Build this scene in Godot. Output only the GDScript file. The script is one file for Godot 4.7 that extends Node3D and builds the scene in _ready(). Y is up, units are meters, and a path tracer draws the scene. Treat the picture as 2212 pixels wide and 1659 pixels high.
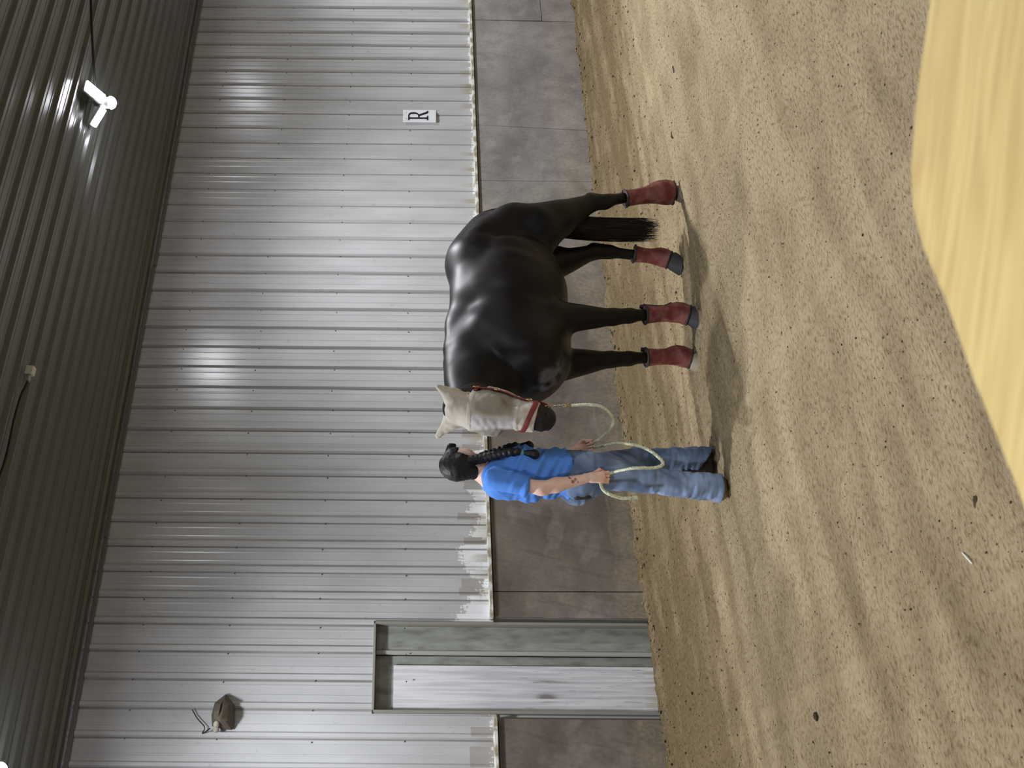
extends Node3D
# An indoor riding arena photographed with the phone on its side: the camera is rolled a quarter turn.
# World: x runs along the metal wall, y up, z out from the wall into the arena. Metres.

const WALL_X0 := -3.2
const WALL_X1 := 13.8
const EAVE := 4.685
const KICK := 1.165
const RIB := 0.2345
const RIB_AT := 1.21
const FAR_Z := 16.0
const LAMP_PLACES := [Vector3(6.0, 4.52, 2.28), Vector3(0.72, 4.5, 1.72), Vector3(10.9, 4.52, 2.28), Vector3(-0.8, 4.52, 6.6), Vector3(4.2, 4.52, 6.9), Vector3(9.2, 4.52, 6.9), Vector3(0.5, 4.52, 13.0), Vector3(6.0, 4.52, 13.0), Vector3(11.4, 4.52, 13.0)]
const LAMP_SHARE := [1.15, 0.82, 1.0, 0.85, 0.4, 0.4, 0.4, 0.4, 0.4]
const GLOW_ENERGY := 4.0
const BEAM_ENERGY := 14.0

var used := {}
var nz := FastNoiseLite.new()
var nz2 := FastNoiseLite.new()
var rng := RandomNumberGenerator.new()
var M := {}


func _ready() -> void:
	# ---- camera
	var cam := Camera3D.new()
	cam.name = "camera"
	var right := Vector3(0.8714, 0, 0.4905).normalized()
	var ahead := Vector3(0.4905, 0, -0.8714).normalized()
	var roll := 0.009
	var bx := Vector3.DOWN * cos(roll) + right * sin(roll)
	var by := right * cos(roll) - Vector3.DOWN * sin(roll)
	var near := 0.05
	cam.projection = Camera3D.PROJECTION_FRUSTUM
	cam.near = near
	cam.far = 60.0
	cam.size = 1659.0 / 2000.0 * near
	cam.frustum_offset = Vector2((1106.0 - 888.0) / 2000.0 * near, 0)
	cam.transform = Transform3D(Basis(bx, by, -ahead), Vector3(0, 1.9, 8.05))
	var look := CameraAttributesPhysical.new()
	look.frustum_focal_length = 26.0
	look.frustum_focus_distance = 6.2
	look.exposure_aperture = 4.6
	look.frustum_near = near
	look.frustum_far = 60.0
	cam.attributes = look
	cam.size = 1659.0 / 2000.0 * near
	add_child(cam)
	cam.current = true
	# ---- sky and exposure (a closed hall: the sky is not seen)
	var env := Environment.new()
	env.background_mode = Environment.BG_COLOR
	env.background_color = Color(0.0, 0.0, 0.0)
	env.tonemap_mode = Environment.TONE_MAPPER_LINEAR
	env.tonemap_exposure = 1.0
	env.sdfgi_enabled = true
	env.ssao_enabled = true
	env.ssil_enabled = true
	var we := WorldEnvironment.new()
	we.name = "world_environment"
	we.environment = env
	add_child(we)
	# ---- lamps' light: one area of light under each hanging lamp, facing down
	for k in LAMP_PLACES.size():
		# a broad glow from the panels and the beam of the bulb straight down
		var share: float = LAMP_SHARE[k]
		var al := AreaLight3D.new()
		al.name = "lamp_glow_%03d" % k
		al.area_size = Vector2(0.34, 0.34)
		al.light_energy = GLOW_ENERGY * share
		al.light_color = Color(0.97, 0.98, 1.0)
		al.area_range = 30.0
		al.area_attenuation = 2.0
		al.shadow_enabled = true
		al.transform = Transform3D(Basis(Vector3.RIGHT, -PI / 2), LAMP_PLACES[k] + Vector3(0, -0.075, 0))
		add_child(al)
		var sl := SpotLight3D.new()
		sl.name = "lamp_beam_%03d" % k
		sl.spot_angle = 73.0
		sl.spot_angle_attenuation = 1.0
		sl.spot_range = 30.0
		sl.spot_attenuation = 2.0
		sl.light_size = 0.12
		sl.light_energy = BEAM_ENERGY * share
		sl.light_color = Color(0.97, 0.98, 1.0)
		sl.shadow_enabled = true
		sl.transform = Transform3D(Basis(Vector3.RIGHT, -PI / 2), LAMP_PLACES[k] + Vector3(0, -0.08, 0))
		add_child(sl)
	rng.seed = 11
	nz.seed = 3
	nz.frequency = 1.0
	nz.fractal_octaves = 3
	nz2.seed = 8
	nz2.frequency = 1.0
	nz2.fractal_type = FastNoiseLite.FRACTAL_NONE
	materials()
	build_hall()
	build_floor()
	build_door()
	build_lamps()
	build_wall_things()
	build_horse()
	build_person()
	build_rope()
	build_floor_things()
	build_rail()


# ------------------------------------------------------------------ naming
func nm(called: String) -> String:
	if not used.has(called):
		used[called] = 0
		return called
	used[called] += 1
	return "%s_%03d" % [called, used[called]]


func root_of(called: String, label: String, category: String, at := Vector3.ZERO, group := "") -> Node3D:
	var o := Node3D.new()
	o.name = nm(called)
	o.position = at
	tag(o, label, category, group)
	add_child(o)
	return o


func tag(o: Node, label: String, category: String, group := "") -> void:
	o.set_meta("label", label)
	o.set_meta("category", category)
	if group:
		o.set_meta("group", group)


func put(called: String, mesh: Mesh, mat: Material, parent: Node = null, label := "", kind := "") -> MeshInstance3D:
	var o := MeshInstance3D.new()
	o.mesh = mesh
	o.material_override = mat
	o.name = nm(called) if parent == null else called
	if label:
		o.set_meta("label", label)
	if kind:
		o.set_meta("kind", kind)
	(self if parent == null else parent).add_child(o, true)
	return o


# ------------------------------------------------------------------ materials
func mat(c: Color, rough := 0.7, metal := 0.0, spec := 0.5) -> StandardMaterial3D:
	var m := StandardMaterial3D.new()
	m.albedo_color = c
	m.roughness = rough
	m.metallic = metal
	m.metallic_specular = spec
	return m


func tinted(rough := 0.7, spec := 0.5) -> StandardMaterial3D:
	var m := mat(Color.WHITE, rough, 0.0, spec)
	m.vertex_color_use_as_albedo = true
	return m


func noise_tex(freq: float, seed_: int, ramp: Array, size := 512, normal := false, bump := 4.0, octaves := 4) -> NoiseTexture2D:
	var t := NoiseTexture2D.new()
	t.width = size
	t.height = size
	t.seamless = true
	var n := FastNoiseLite.new()
	n.noise_type = FastNoiseLite.TYPE_SIMPLEX_SMOOTH
	n.frequency = freq
	n.seed = seed_
	n.fractal_octaves = octaves
	t.noise = n
	if normal:
		t.as_normal_map = true
		t.bump_strength = bump
	elif ramp:
		var g := Gradient.new()
		g.offsets = PackedFloat32Array(ramp.map(func(e): return e[0]))
		g.colors = PackedColorArray(ramp.map(func(e): return e[1]))
		t.color_ramp = g
	return t


func triplanar(m: StandardMaterial3D, scale: float, world := true) -> StandardMaterial3D:
	m.uv1_triplanar = true
	m.uv1_world_triplanar = world
	m.uv1_scale = Vector3.ONE * scale
	return m


func lin(c: Color) -> Color:
	return c.srgb_to_linear()


func materials() -> void:
	M.wall = mat(Color.WHITE, 0.27, 0.0, 0.62)
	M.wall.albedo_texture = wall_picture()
	M.wall.texture_repeat = false
	M.far_wall = mat(Color(0.7, 0.7, 0.69), 0.4)
	M.ceiling = mat(Color(0.365, 0.375, 0.36), 0.28, 0.0, 0.6)
	M.trim = mat(Color(0.66, 0.66, 0.64), 0.45)
	M.door_frame = mat(Color(0.56, 0.55, 0.52), 0.55)
	M.trim_dark = mat(Color(0.42, 0.4, 0.37), 0.6)
	M.ledge = mat(Color.WHITE, 0.6)
	M.ledge.albedo_texture = noise_tex(0.02, 5, [[0.0, Color(0.5, 0.46, 0.38)], [0.42, Color(0.66, 0.63, 0.56)], [0.6, Color(0.86, 0.86, 0.83)], [1.0, Color(0.93, 0.93, 0.92)]], 256)
	triplanar(M.ledge, 1.2)
	M.kick = mat(Color.WHITE, 0.8, 0.0, 0.3)
	M.kick.albedo_texture = kick_picture()
	M.kick.texture_repeat = false
	M.sand = tinted(0.95, 0.25)
	M.sand.albedo_texture = noise_tex(0.035, 21, [[0.0, Color(0.55, 0.5, 0.43)], [0.28, Color(0.82, 0.79, 0.74)], [0.5, Color(0.94, 0.93, 0.91)], [1.0, Color(1, 1, 1)]], 1024, false, 1.0, 5)
	M.sand.normal_enabled = true
	M.sand.normal_texture = noise_tex(0.09, 22, [], 1024, true, 9.0, 4)
	M.sand.normal_scale = 1.0
	triplanar(M.sand, 1.0)
	M.sand.uv1_scale = Vector3(0.62, 1.0, 1.7)
	M.clod = tinted(0.95, 0.2)
	M.screw = mat(Color(0.27, 0.27, 0.27), 0.5)
	M.coat = tinted(0.45, 0.36)
	M.tail = mat(Color(0.15, 0.12, 0.105), 0.6)
	M.boot = mat(Color.WHITE, 0.6, 0.0, 0.4)
	M.boot.albedo_texture = noise_tex(0.02, 31, [[0.0, Color(0.36, 0.13, 0.13)], [0.4, Color(0.45, 0.21, 0.2)], [0.6, Color(0.53, 0.33, 0.31)], [1.0, Color(0.6, 0.47, 0.43)]], 256)
	triplanar(M.boot, 1.6, false)
	M.rubber = mat(Color(0.19, 0.19, 0.2), 0.7)
	M.hoof = mat(Color(0.66, 0.62, 0.55), 0.7)
	M.hoof_dark = mat(Color(0.4, 0.37, 0.33), 0.7)
	M.mask = tinted(0.85, 0.2)
	M.halter = mat(Color(0.5, 0.19, 0.18), 0.55)
	M.brass = mat(Color(0.85, 0.72, 0.42), 0.3, 1.0)
	M.steel = mat(Color(0.88, 0.87, 0.83), 0.35, 0.8)
	M.skin = tinted(0.55, 0.35)
	M.skin.subsurf_scatter_enabled = true
	M.skin.subsurf_scatter_strength = 0.1
	M.shirt = mat(Color(0.37, 0.59, 0.94), 0.85, 0.0, 0.2)
	M.jeans = tinted(0.85, 0.2)
	M.hair = mat(Color(0.075, 0.068, 0.068), 0.55)
	M.hair.normal_enabled = true
	M.hair.normal_texture = noise_tex(0.03, 41, [], 256, true, 3.0)
	triplanar(M.hair, 6.0, false)
	M.black = mat(Color(0.05, 0.05, 0.055), 0.5)
	M.teal = mat(Color(0.35, 0.62, 0.7), 0.6)
	M.leather = mat(Color(0.2, 0.15, 0.11), 0.6)
	M.tan = mat(Color(0.62, 0.5, 0.36), 0.7)
	M.rope = mat(Color.WHITE, 0.85)
	M.rope.albedo_texture = noise_tex(0.05, 51, [[0.0, Color(0.68, 0.7, 0.55)], [0.5, Color(0.86, 0.88, 0.76)], [1.0, Color(0.95, 0.95, 0.88)]], 128)
	triplanar(M.rope, 6.0)
	M.plate = mat(Color(0.93, 0.94, 0.96), 0.4)
	M.ink = mat(Color(0.05, 0.04, 0.12), 0.6)
	M.fixture = mat(Color(0.36, 0.32, 0.27), 0.75)
	M.white = mat(Color(0.86, 0.85, 0.8), 0.5)
	M.knob = mat(Color(0.66, 0.63, 0.57), 0.5)
	M.cable = mat(Color(0.05, 0.05, 0.05), 0.6)
	M.grey_metal = mat(Color(0.6, 0.61, 0.6), 0.4, 0.3)
	M.lamp = mat(Color(0.95, 0.95, 0.98), 0.4)
	M.lamp.emission_enabled = true
	M.lamp.emission = Color(0.96, 0.96, 1.0)
	M.lamp.emission_energy_multiplier = 45.0
	M.pine = mat(Color.WHITE, 0.6)
	M.pine.albedo_texture = pine_picture()
	M.door_green = mat(Color.WHITE, 0.6)
	M.door_green.albedo_texture = noise_tex(0.012, 61, [[0.0, Color(0.46, 0.46, 0.43)], [0.4, Color(0.55, 0.565, 0.54)], [0.62, Color(0.58, 0.6, 0.57)], [1.0, Color(0.64, 0.65, 0.61)]], 512)
	triplanar(M.door_green, 0.9)
	M.door_green.uv1_scale = Vector3(2.0, 0.5, 2.0)
	M.door_white = mat(Color.WHITE, 0.55)
	M.door_white.albedo_texture = board_picture()
	M.dark_wood = mat(Color(0.27, 0.23, 0.2), 0.8)


func hash1(n: float) -> float:
	var s := sin(n * 127.1 + 3.7) * 43758.5453
	return s - floorf(s)


# paint of the metal wall: x -1 to 12 over the width, KICK to EAVE over the height
func wall_picture() -> ImageTexture:
	var w := 2048
	var h := 600
	var im := Image.create(w, h, false, Image.FORMAT_RGB8)
	var film := Color(0.745, 0.75, 0.755)
	im.fill(film)
	for j in h:
		var y := EAVE - (j + 0.5) / h * (EAVE - KICK)
		for i in w:
			var x := -1.0 + 13.0 * (i + 0.5) / w
			var c := film
			var n := nz.get_noise_2d(x * 2.2, y * 0.7)
			var v := 1.0 + n * 0.07
			var low := y - KICK
			if low < 0.75:
				var strip := floorf((x - RIB_AT) / (RIB / 3.0))
				var hs := hash1(strip)
				var jag := nz.get_noise_2d(x * 40.0, y * 7.0) * 0.07 + nz.get_noise_2d(x * 11.0, y * 30.0) * 0.05
				if x < 5.0:
					var reach := (0.03 + 0.3 * hs * clampf((4.2 - x) / 1.6, 0.1, 1.0)) * (1.0 if x > 2.1 else 0.25)
					if low + jag < reach:
						c = Color(0.93, 0.94, 0.95)
					elif low < reach + 0.2 and hs < 0.4:
						c = Color(0.66, 0.65, 0.64)
				elif hash1(strip + 31.0) > 0.35 and low + jag * 0.3 < 0.055:
					c = Color(0.93, 0.93, 0.92)
				var tan := clampf((hash1(strip + 71.0) - 0.5) * 2.2, 0.0, 1.0) * clampf(1.0 - low / 0.2 + jag * 2.0, 0.0, 1.0)
				c = c.lerp(Color(0.58, 0.53, 0.43), tan * 0.8)
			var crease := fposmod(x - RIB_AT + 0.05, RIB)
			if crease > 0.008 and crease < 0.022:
				c = c.lerp(Color(0.42, 0.4, 0.38), 0.55 + 0.4 * n)  # painted shade line along one foot of each rib, with crease dirt
			var spot := nz.get_noise_2d(x * 9.0 + 50.0, y * 9.0)
			if spot > 0.58:
				c = c.lerp(Color(0.55, 0.55, 0.53), clampf((spot - 0.58) * 3.0, 0.0, 0.2))
			im.set_pixel(i, j, Color(c.r * v, c.g * v, c.b * v))
	im.generate_mipmaps()
	return ImageTexture.create_from_image(im)


# weathered plywood: x -1 to 12 over the width, -0.35 to KICK over the height
func kick_picture() -> ImageTexture:
	var w := 2048
	var h := 240
	var im := Image.create(w, h, false, Image.FORMAT_RGB8)
	for j in h:
		var y := KICK - (j + 0.5) / h * (KICK + 0.35)
		for i in w:
			var x := -1.0 + 13.0 * (i + 0.5) / w
			var big := nz.get_noise_2d(x * 0.9, y * 1.4 + 7.0)
			var mid := nz.get_noise_2d(x * 4.0, y * 3.0 + 20.0)
			var fine := nz.get_noise_2d(x * 26.0, y * 18.0)
			var right_ := clampf((x - 5.0) / 3.0, 0.0, 1.0)
			var c := Color(0.5, 0.465, 0.43).lerp(Color(0.585, 0.575, 0.565), right_)
			c = c.lerp(Color(0.385, 0.355, 0.32).lerp(Color(0.48, 0.475, 0.47), right_), clampf(0.35 + big * 1.0 + mid * 0.6, 0.0, 0.9))
			var scuff := nz.get_noise_2d(x * 1.7 + y * 0.8, y * 2.0 + 90.0)
			c = c.lerp(Color(0.64, 0.62, 0.6), clampf((scuff - 0.2) * 1.3, 0.0, 0.25))
			var streak := nz.get_noise_2d(x * 9.0 - y * 2.0, y * 1.1 + 40.0)
			c = c.lerp(Color(0.3, 0.27, 0.25), clampf((streak - 0.3) * 1.0, 0.0, 0.16) * (1.0 - right_ * 0.6))
			# old sand line and dust near the ground
			var dust := 0.12 + nz.get_noise_2d(x * 1.1, 3.0) * 0.1 + right_ * (0.28 + 0.25 * nz.get_noise_2d(x * 0.7, 13.0))
			var over := clampf((dust - y) / 0.12, 0.0, 1.0)
			c = c.lerp(Color(0.57, 0.525, 0.45).lerp(Color(0.6, 0.56, 0.52), right_), over * (0.55 + fine * 0.3))
			if x < 4.3 and x > 2.43 and absf(y - 0.05 - (x - 2.43) * 0.035 - mid * 0.02) < 0.013:
				c = c.lerp(Color(0.6, 0.55, 0.48), 0.25)
			var v := 1.03 + fine * 0.07 + mid * 0.16
			im.set_pixel(i, j, Color(c.r * v, c.g * v, c.b * v))
	im.generate_mipmaps()
	return ImageTexture.create_from_image(im)


func pine_picture() -> ImageTexture:
	var w := 512
	var h := 512
	var im := Image.create(w, h, false, Image.FORMAT_RGB8)
	for j in h:
		for i in w:
			var u := float(i) / w
			var t := float(j) / h
			var ring := sin((t * 26.0 + nz.get_noise_2d(u * 1.6, t * 5.0) * 7.0) * 2.2)
			var n := nz.get_noise_2d(u * 2.2, t * 24.0)
			var c := Color(0.8, 0.71, 0.47).lerp(Color(0.73, 0.62, 0.395), clampf(0.4 + ring * 0.28 + n * 0.9, 0.0, 1.0))
			im.set_pixel(i, j, c)
	return ImageTexture.create_from_image(im)


func board_picture() -> ImageTexture:
	var w := 256
	var h := 1024
	var im := Image.create(w, h, false, Image.FORMAT_RGB8)
	for j in h:
		for i in w:
			var u := float(i) / w
			var t := float(j) / h
			var n := nz.get_noise_2d(u * 9.0, t * 2.2 + 5.0)
			var c := Color(0.87, 0.875, 0.89).lerp(Color(0.76, 0.76, 0.785), clampf(0.35 + n * 1.2 + 0.3 * smoothstep(0.2, 0.4, t) * (1.0 - smoothstep(0.65, 0.85, t)), 0.0, 1.0))
			var s := nz.get_noise_2d(u * 30.0, t * 5.0 + 33.0)
			if s > 0.56 and t > 0.45:
				c = c.lerp(Color(0.42, 0.42, 0.46), 0.7)
			if t > 0.9:
				c = c.lerp(Color(0.72, 0.7, 0.62), clampf((t - 0.9) * 12.0 + n, 0.0, 1.0))
			var worn := exp(-pow((u - 0.3) / 0.08, 2) - pow((t - 0.55) / 0.03, 2)) + 0.6 * exp(-pow((u - 0.66) / 0.03, 2) - pow((t - 0.56) / 0.06, 2))
			c = c.lerp(Color(0.45, 0.44, 0.43), clampf(worn * (0.8 + n * 2.0), 0.0, 0.8))
			im.set_pixel(i, j, c)
	return ImageTexture.create_from_image(im)


# ------------------------------------------------------------------ mesh helpers
class Build:
	var v := PackedVector3Array()
	var n := PackedVector3Array()
	var c := PackedColorArray()
	var uv := PackedVector2Array()
	var ix := PackedInt32Array()

	func vert(p: Vector3, no: Vector3, col := Color.WHITE, t := Vector2.ZERO) -> int:
		v.append(p)
		n.append(no)
		c.append(col)
		uv.append(t)
		return v.size() - 1

	func tri(a: int, b: int, d: int) -> void:
		ix.append(a)
		ix.append(b)
		ix.append(d)

	# a flat quad a b c d round its edge, facing towards `out`
	func quad(p: Array, out: Vector3, col := Color.WHITE, t: Array = []) -> void:
		var no: Vector3 = (p[1] - p[0]).cross(p[2] - p[0]).normalized()
		if no == Vector3.ZERO:
			no = (p[2] - p[0]).cross(p[3] - p[0]).normalized()
		var flip := no.dot(out) < 0.0
		if flip:
			no = -no
		var k := []
		for i in p.size():
			k.append(vert(p[i], no, col, t[i] if t else Vector2.ZERO))
		for i in range(1, p.size() - 1):
			if flip:
				tri(k[0], k[i], k[i + 1])
			else:
				tri(k[0], k[i + 1], k[i])

	# a box with chamfered edges
	func box(at: Vector3, size: Vector3, bevel := 0.004, turn := Basis(), col := Color.WHITE) -> void:
		var h := size / 2.0
		bevel = minf(bevel, minf(h.x, minf(h.y, h.z)) * 0.9)
		var axes := [Vector3.RIGHT, Vector3.UP, Vector3.BACK]
		for a in 3:
			var b := (a + 1) % 3
			var d := (a + 2) % 3
			for s in [-1.0, 1.0]:
				var o: Vector3 = axes[a] * s
				var f := []
				for e in [[-1, -1], [1, -1], [1, 1], [-1, 1]]:
					f.append(at + turn * (o * h[a] + axes[b] * e[0] * (h[b] - bevel) + axes[d] * e[1] * (h[d] - bevel)))
				quad(f, turn * o, col)
				for s2 in [-1.0, 1.0]:
					var q: Vector3 = axes[b] * s2
					var g := []
					g.append(at + turn * (o * h[a] + q * (h[b] - bevel) + axes[d] * (h[d] - bevel)))
					g.append(at + turn * (o * h[a] + q * (h[b] - bevel) - axes[d] * (h[d] - bevel)))
					g.append(at + turn * (o * (h[a] - bevel) + q * h[b] - axes[d] * (h[d] - bevel)))
					g.append(at + turn * (o * (h[a] - bevel) + q * h[b] + axes[d] * (h[d] - bevel)))
					quad(g, turn * (o + q), col)
		for sx in [-1.0, 1.0]:
			for sy in [-1.0, 1.0]:
				for sz in [-1.0, 1.0]:
					var x := Vector3(sx * h.x, sy * (h.y - bevel), sz * (h.z - bevel))
					var y := Vector3(sx * (h.x - bevel), sy * h.y, sz * (h.z - bevel))
					var z := Vector3(sx * (h.x - bevel), sy * (h.y - bevel), sz * h.z)
					quad([at + turn * x, at + turn * y, at + turn * z], turn * Vector3(sx, sy, sz), col)

	# rings of the same number of points, joined to a smooth skin
	func loft(rings: Array, closed_ends := true, col := Color.WHITE) -> void:
		var m: int = rings[0].size()
		var start := v.size()
		for r in rings.size():
			for i in m:
				vert(rings[r][i], Vector3.ZERO, col, Vector2(float(i) / m, float(r) / maxf(1.0, rings.size() - 1.0)))
		var first := ix.size()
		for r in rings.size() - 1:
			for i in m:
				var a := start + r * m + i
				var b := start + r * m + (i + 1) % m
				tri(a, b, a + m)
				tri(b, b + m, a + m)
		# turn the skin so that it faces outwards
		var mid := Vector3.ZERO
		for p in rings[0]:
			mid += p / m
		var ax: Vector3 = rings[0][0] - mid
		var a0: Vector3 = v[ix[first]]
		var no: Vector3 = (v[ix[first + 2]] - a0).cross(v[ix[first + 1]] - a0)
		if no.dot(ax) < 0.0:
			for k in range(first, ix.size(), 3):
				var s := ix[k + 1]
				ix[k + 1] = ix[k + 2]
				ix[k + 2] = s
		smooth(start, first)
		if closed_ends:
			for e in 2:
				var ring: Array = Array(rings[0]) if e == 0 else Array(rings[-1])
				var next: Array = Array(rings[1]) if e == 0 else Array(rings[-2])
				var c0 := Vector3.ZERO
				var c1 := Vector3.ZERO
				for i in m:
					c0 += ring[i] / m
					c1 += next[i] / m
				for i in m:
					quad([c0, ring[i], ring[(i + 1) % m]], c0 - c1, col)

	func smooth(start: int, first: int) -> void:
		for k in range(first, ix.size(), 3):
			var a := ix[k]
			var b := ix[k + 1]
			var d := ix[k + 2]
			var no := (v[d] - v[a]).cross(v[b] - v[a])
			n[a] += no
			n[b] += no
			n[d] += no
		for i in range(start, v.size()):
			n[i] = n[i].normalized()

	func tube(path: Array, radii: Array, sides := 8, col := Color.WHITE, flat := 1.0) -> void:
		var rings := []
		var up := Vector3.UP
		var t0: Vector3 = (path[1] - path[0]).normalized()
		if absf(t0.y) > 0.9:
			up = Vector3.RIGHT
		var side := t0.cross(up).normalized()
		for k in path.size():
			var t: Vector3 = (path[mini(k + 1, path.size() - 1)] - path[maxi(k - 1, 0)]).normalized()
			side = (side - t * side.dot(t)).normalized()
			var other := t.cross(side)
			var ring := []
			var r: float = radii[mini(k, radii.size() - 1)]
			for i in sides:
				var a := TAU * i / sides
				ring.append(path[k] + side * cos(a) * r + other * sin(a) * r * flat)
			rings.append(ring)
		loft(rings, true, col)

	func mesh() -> ArrayMesh:
		var a := []
		a.resize(Mesh.ARRAY_MAX)
		a[Mesh.ARRAY_VERTEX] = v
		a[Mesh.ARRAY_NORMAL] = n
		a[Mesh.ARRAY_COLOR] = c
		a[Mesh.ARRAY_TEX_UV] = uv
		a[Mesh.ARRAY_INDEX] = ix
		var am := ArrayMesh.new()
		am.add_surface_from_arrays(Mesh.PRIMITIVE_TRIANGLES, a)
		return am


# a smooth curve through points
func curve(points: Array, steps := 6) -> Array:
	var out := []
	var n := points.size()
	for i in n - 1:
		var p0: Vector3 = points[maxi(i - 1, 0)]
		var p1: Vector3 = points[i]
		var p2: Vector3 = points[i + 1]
		var p3: Vector3 = points[mini(i + 2, n - 1)]
		for s in steps:
			out.append(p1.cubic_interpolate(p2, p0, p3, float(s) / steps))
	out.append(points[-1])
	return out


# Bodies: tapered capsules joined by a smooth minimum, meshed as surface nets.
# A capsule is [a, b, radius at a, radius at b, blend, sideways stretch (along z), cut (true takes away)].
class Body:
	var a := PackedVector3Array()
	var d := PackedVector3Array()
	var inv := PackedFloat32Array()
	var ra := PackedFloat32Array()
	var dr := PackedFloat32Array()
	var bl := PackedFloat32Array()
	var sz := PackedFloat32Array()
	var cut := PackedByteArray()
	var planes := []      # [normal, offset]: keeps normal . p < offset
	var lo := Vector3.ONE * 1e9
	var hi := -Vector3.ONE * 1e9

	func add(p: Vector3, q: Vector3, r0: float, r1: float, blend := 0.04, stretch := 1.0, take := false) -> void:
		var s := 1.0 / stretch
		a.append(Vector3(p.x, p.y, p.z * s))
		var e := Vector3(q.x, q.y, q.z * s) - a[-1]
		d.append(e)
		inv.append(1.0 / maxf(e.length_squared(), 1e-9))
		ra.append(r0)
		dr.append(r1 - r0)
		bl.append(blend)
		sz.append(s)
		cut.append(1 if take else 0)
		if not take:
			for w in [[p, r0], [q, r1]]:
				var r := Vector3(w[1], w[1], w[1] * stretch)
				lo = lo.min(w[0] - r)
				hi = hi.max(w[0] + r)

	func one(i: int, p: Vector3) -> float:
		var q := Vector3(p.x, p.y, p.z * sz[i]) - a[i]
		var h := clampf(q.dot(d[i]) * inv[i], 0.0, 1.0)
		return (q - d[i] * h).length() - ra[i] - dr[i] * h

	func at(p: Vector3, which: PackedInt32Array) -> float:
		var r := 1e3
		for i in which:
			var q := Vector3(p.x, p.y, p.z * sz[i]) - a[i]
			var h := clampf(q.dot(d[i]) * inv[i], 0.0, 1.0)
			var e := (q - d[i] * h).length() - ra[i] - dr[i] * h
			var k := bl[i]
			if cut[i]:
				e = -e
				var m := maxf(k - absf(r - e), 0.0) / k
				r = maxf(r, e) + m * m * k * 0.25
			else:
				var m := maxf(k - absf(r - e), 0.0) / k
				r = minf(r, e) - m * m * k * 0.25
		for pl in planes:
			r = maxf(r, pl[0].dot(p) - pl[1])
		return r

	func all() -> PackedInt32Array:
		return PackedInt32Array(range(a.size()))

	# adds the skin to `out`; shape(p, n) -> how far to move a vertex out; paint(p, n) -> Color; turn: where the body stands
	func skin(out: Build, cell: float, shape = null, paint = null, turn := Transform3D()) -> void:
		var pad := cell * 3.0 + 0.03
		var org := lo - Vector3.ONE * pad
		var span := hi - lo + Vector3.ONE * pad * 2.0
		var B := 6
		var nb := Vector3i(int(ceil(span.x / cell / B)), int(ceil(span.y / cell / B)), int(ceil(span.z / cell / B)))
		var nx := nb.x * B + 1
		var ny := nb.y * B + 1
		var nzz := nb.z * B + 1
		var grid := PackedFloat32Array()
		grid.resize(nx * ny * nzz)
		grid.fill(1.0)
		var every := all()
		var reach := cell * B * 0.87
		var active := []
		for bz in nb.z:
			for by in nb.y:
				for bx in nb.x:
					var ctr := org + (Vector3(bx, by, bz) + Vector3.ONE * 0.5) * cell * B
					var near := PackedInt32Array()
					var best := 1e3
					var ds := PackedFloat32Array()
					for i in every:
						var e := one(i, ctr)
						ds.append(e)
						if not cut[i]:
							best = minf(best, e)
					if best > reach * 1.5 + 0.05:
						continue
					for i in every:
						var lim := reach * 1.6 * maxf(1.0, sz[i])
						if (cut[i] and ds[i] < lim + bl[i]) or (not cut[i] and ds[i] < best + lim * 2.0 + bl[i]):
							near.append(i)
					var mid := at(ctr, near)
					if absf(mid) > reach * 2.0 + 0.03:
						if mid < 0.0:
							for z in B + 1:
								for y in B + 1:
									for x in B + 1:
										grid[((bz * B + z) * ny + by * B + y) * nx + bx * B + x] = -1.0
						continue
					active.append(Vector3i(bx, by, bz))
					for z in B + 1:
						for y in B + 1:
							for x in B + 1:
								var g := ((bz * B + z) * ny + by * B + y) * nx + bx * B + x
								if grid[g] == 1.0 or grid[g] == -1.0:
									grid[g] = at(org + Vector3(bx * B + x, by * B + y, bz * B + z) * cell, near)
		# one vertex in each cell that the surface crosses
		var ids := {}
		var start := out.v.size()
		var first := out.ix.size()
		var step := [0, 1, nx, nx + 1, nx * ny, nx * ny + 1, nx * ny + nx, nx * ny + nx + 1]
		var off := [Vector3(0, 0, 0), Vector3(1, 0, 0), Vector3(0, 1, 0), Vector3(1, 1, 0), Vector3(0, 0, 1), Vector3(1, 0, 1), Vector3(0, 1, 1), Vector3(1, 1, 1)]
		var edges := [[0, 1], [2, 3], [4, 5], [6, 7], [0, 2], [1, 3], [4, 6], [5, 7], [0, 4], [1, 5], [2, 6], [3, 7]]
		var found := []
		for bk in active:
			for z in B:
				for y in B:
					for x in B:
						var cx: int = bk.x * B + x
						var cy: int = bk.y * B + y
						var cz: int = bk.z * B + z
						var g := (cz * ny + cy) * nx + cx
						var inside := 0
						for k in 8:
							if grid[g + step[k]] < 0.0:
								inside += 1
						if inside == 0 or inside == 8:
							continue
						var sum := Vector3.ZERO
						var cnt := 0
						for e in edges:
							var v0 := grid[g + step[e[0]]]
							var v1 := grid[g + step[e[1]]]
							if (v0 < 0.0) != (v1 < 0.0):
								sum += off[e[0]].lerp(off[e[1]], v0 / (v0 - v1))
								cnt += 1
						ids[g] = out.vert(org + (Vector3(cx, cy, cz) + sum / cnt) * cell, Vector3.ZERO)
						found.append(g)
		var axes := [[1, nx, nx * ny], [nx, nx * ny, 1], [nx * ny, 1, nx]]
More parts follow.
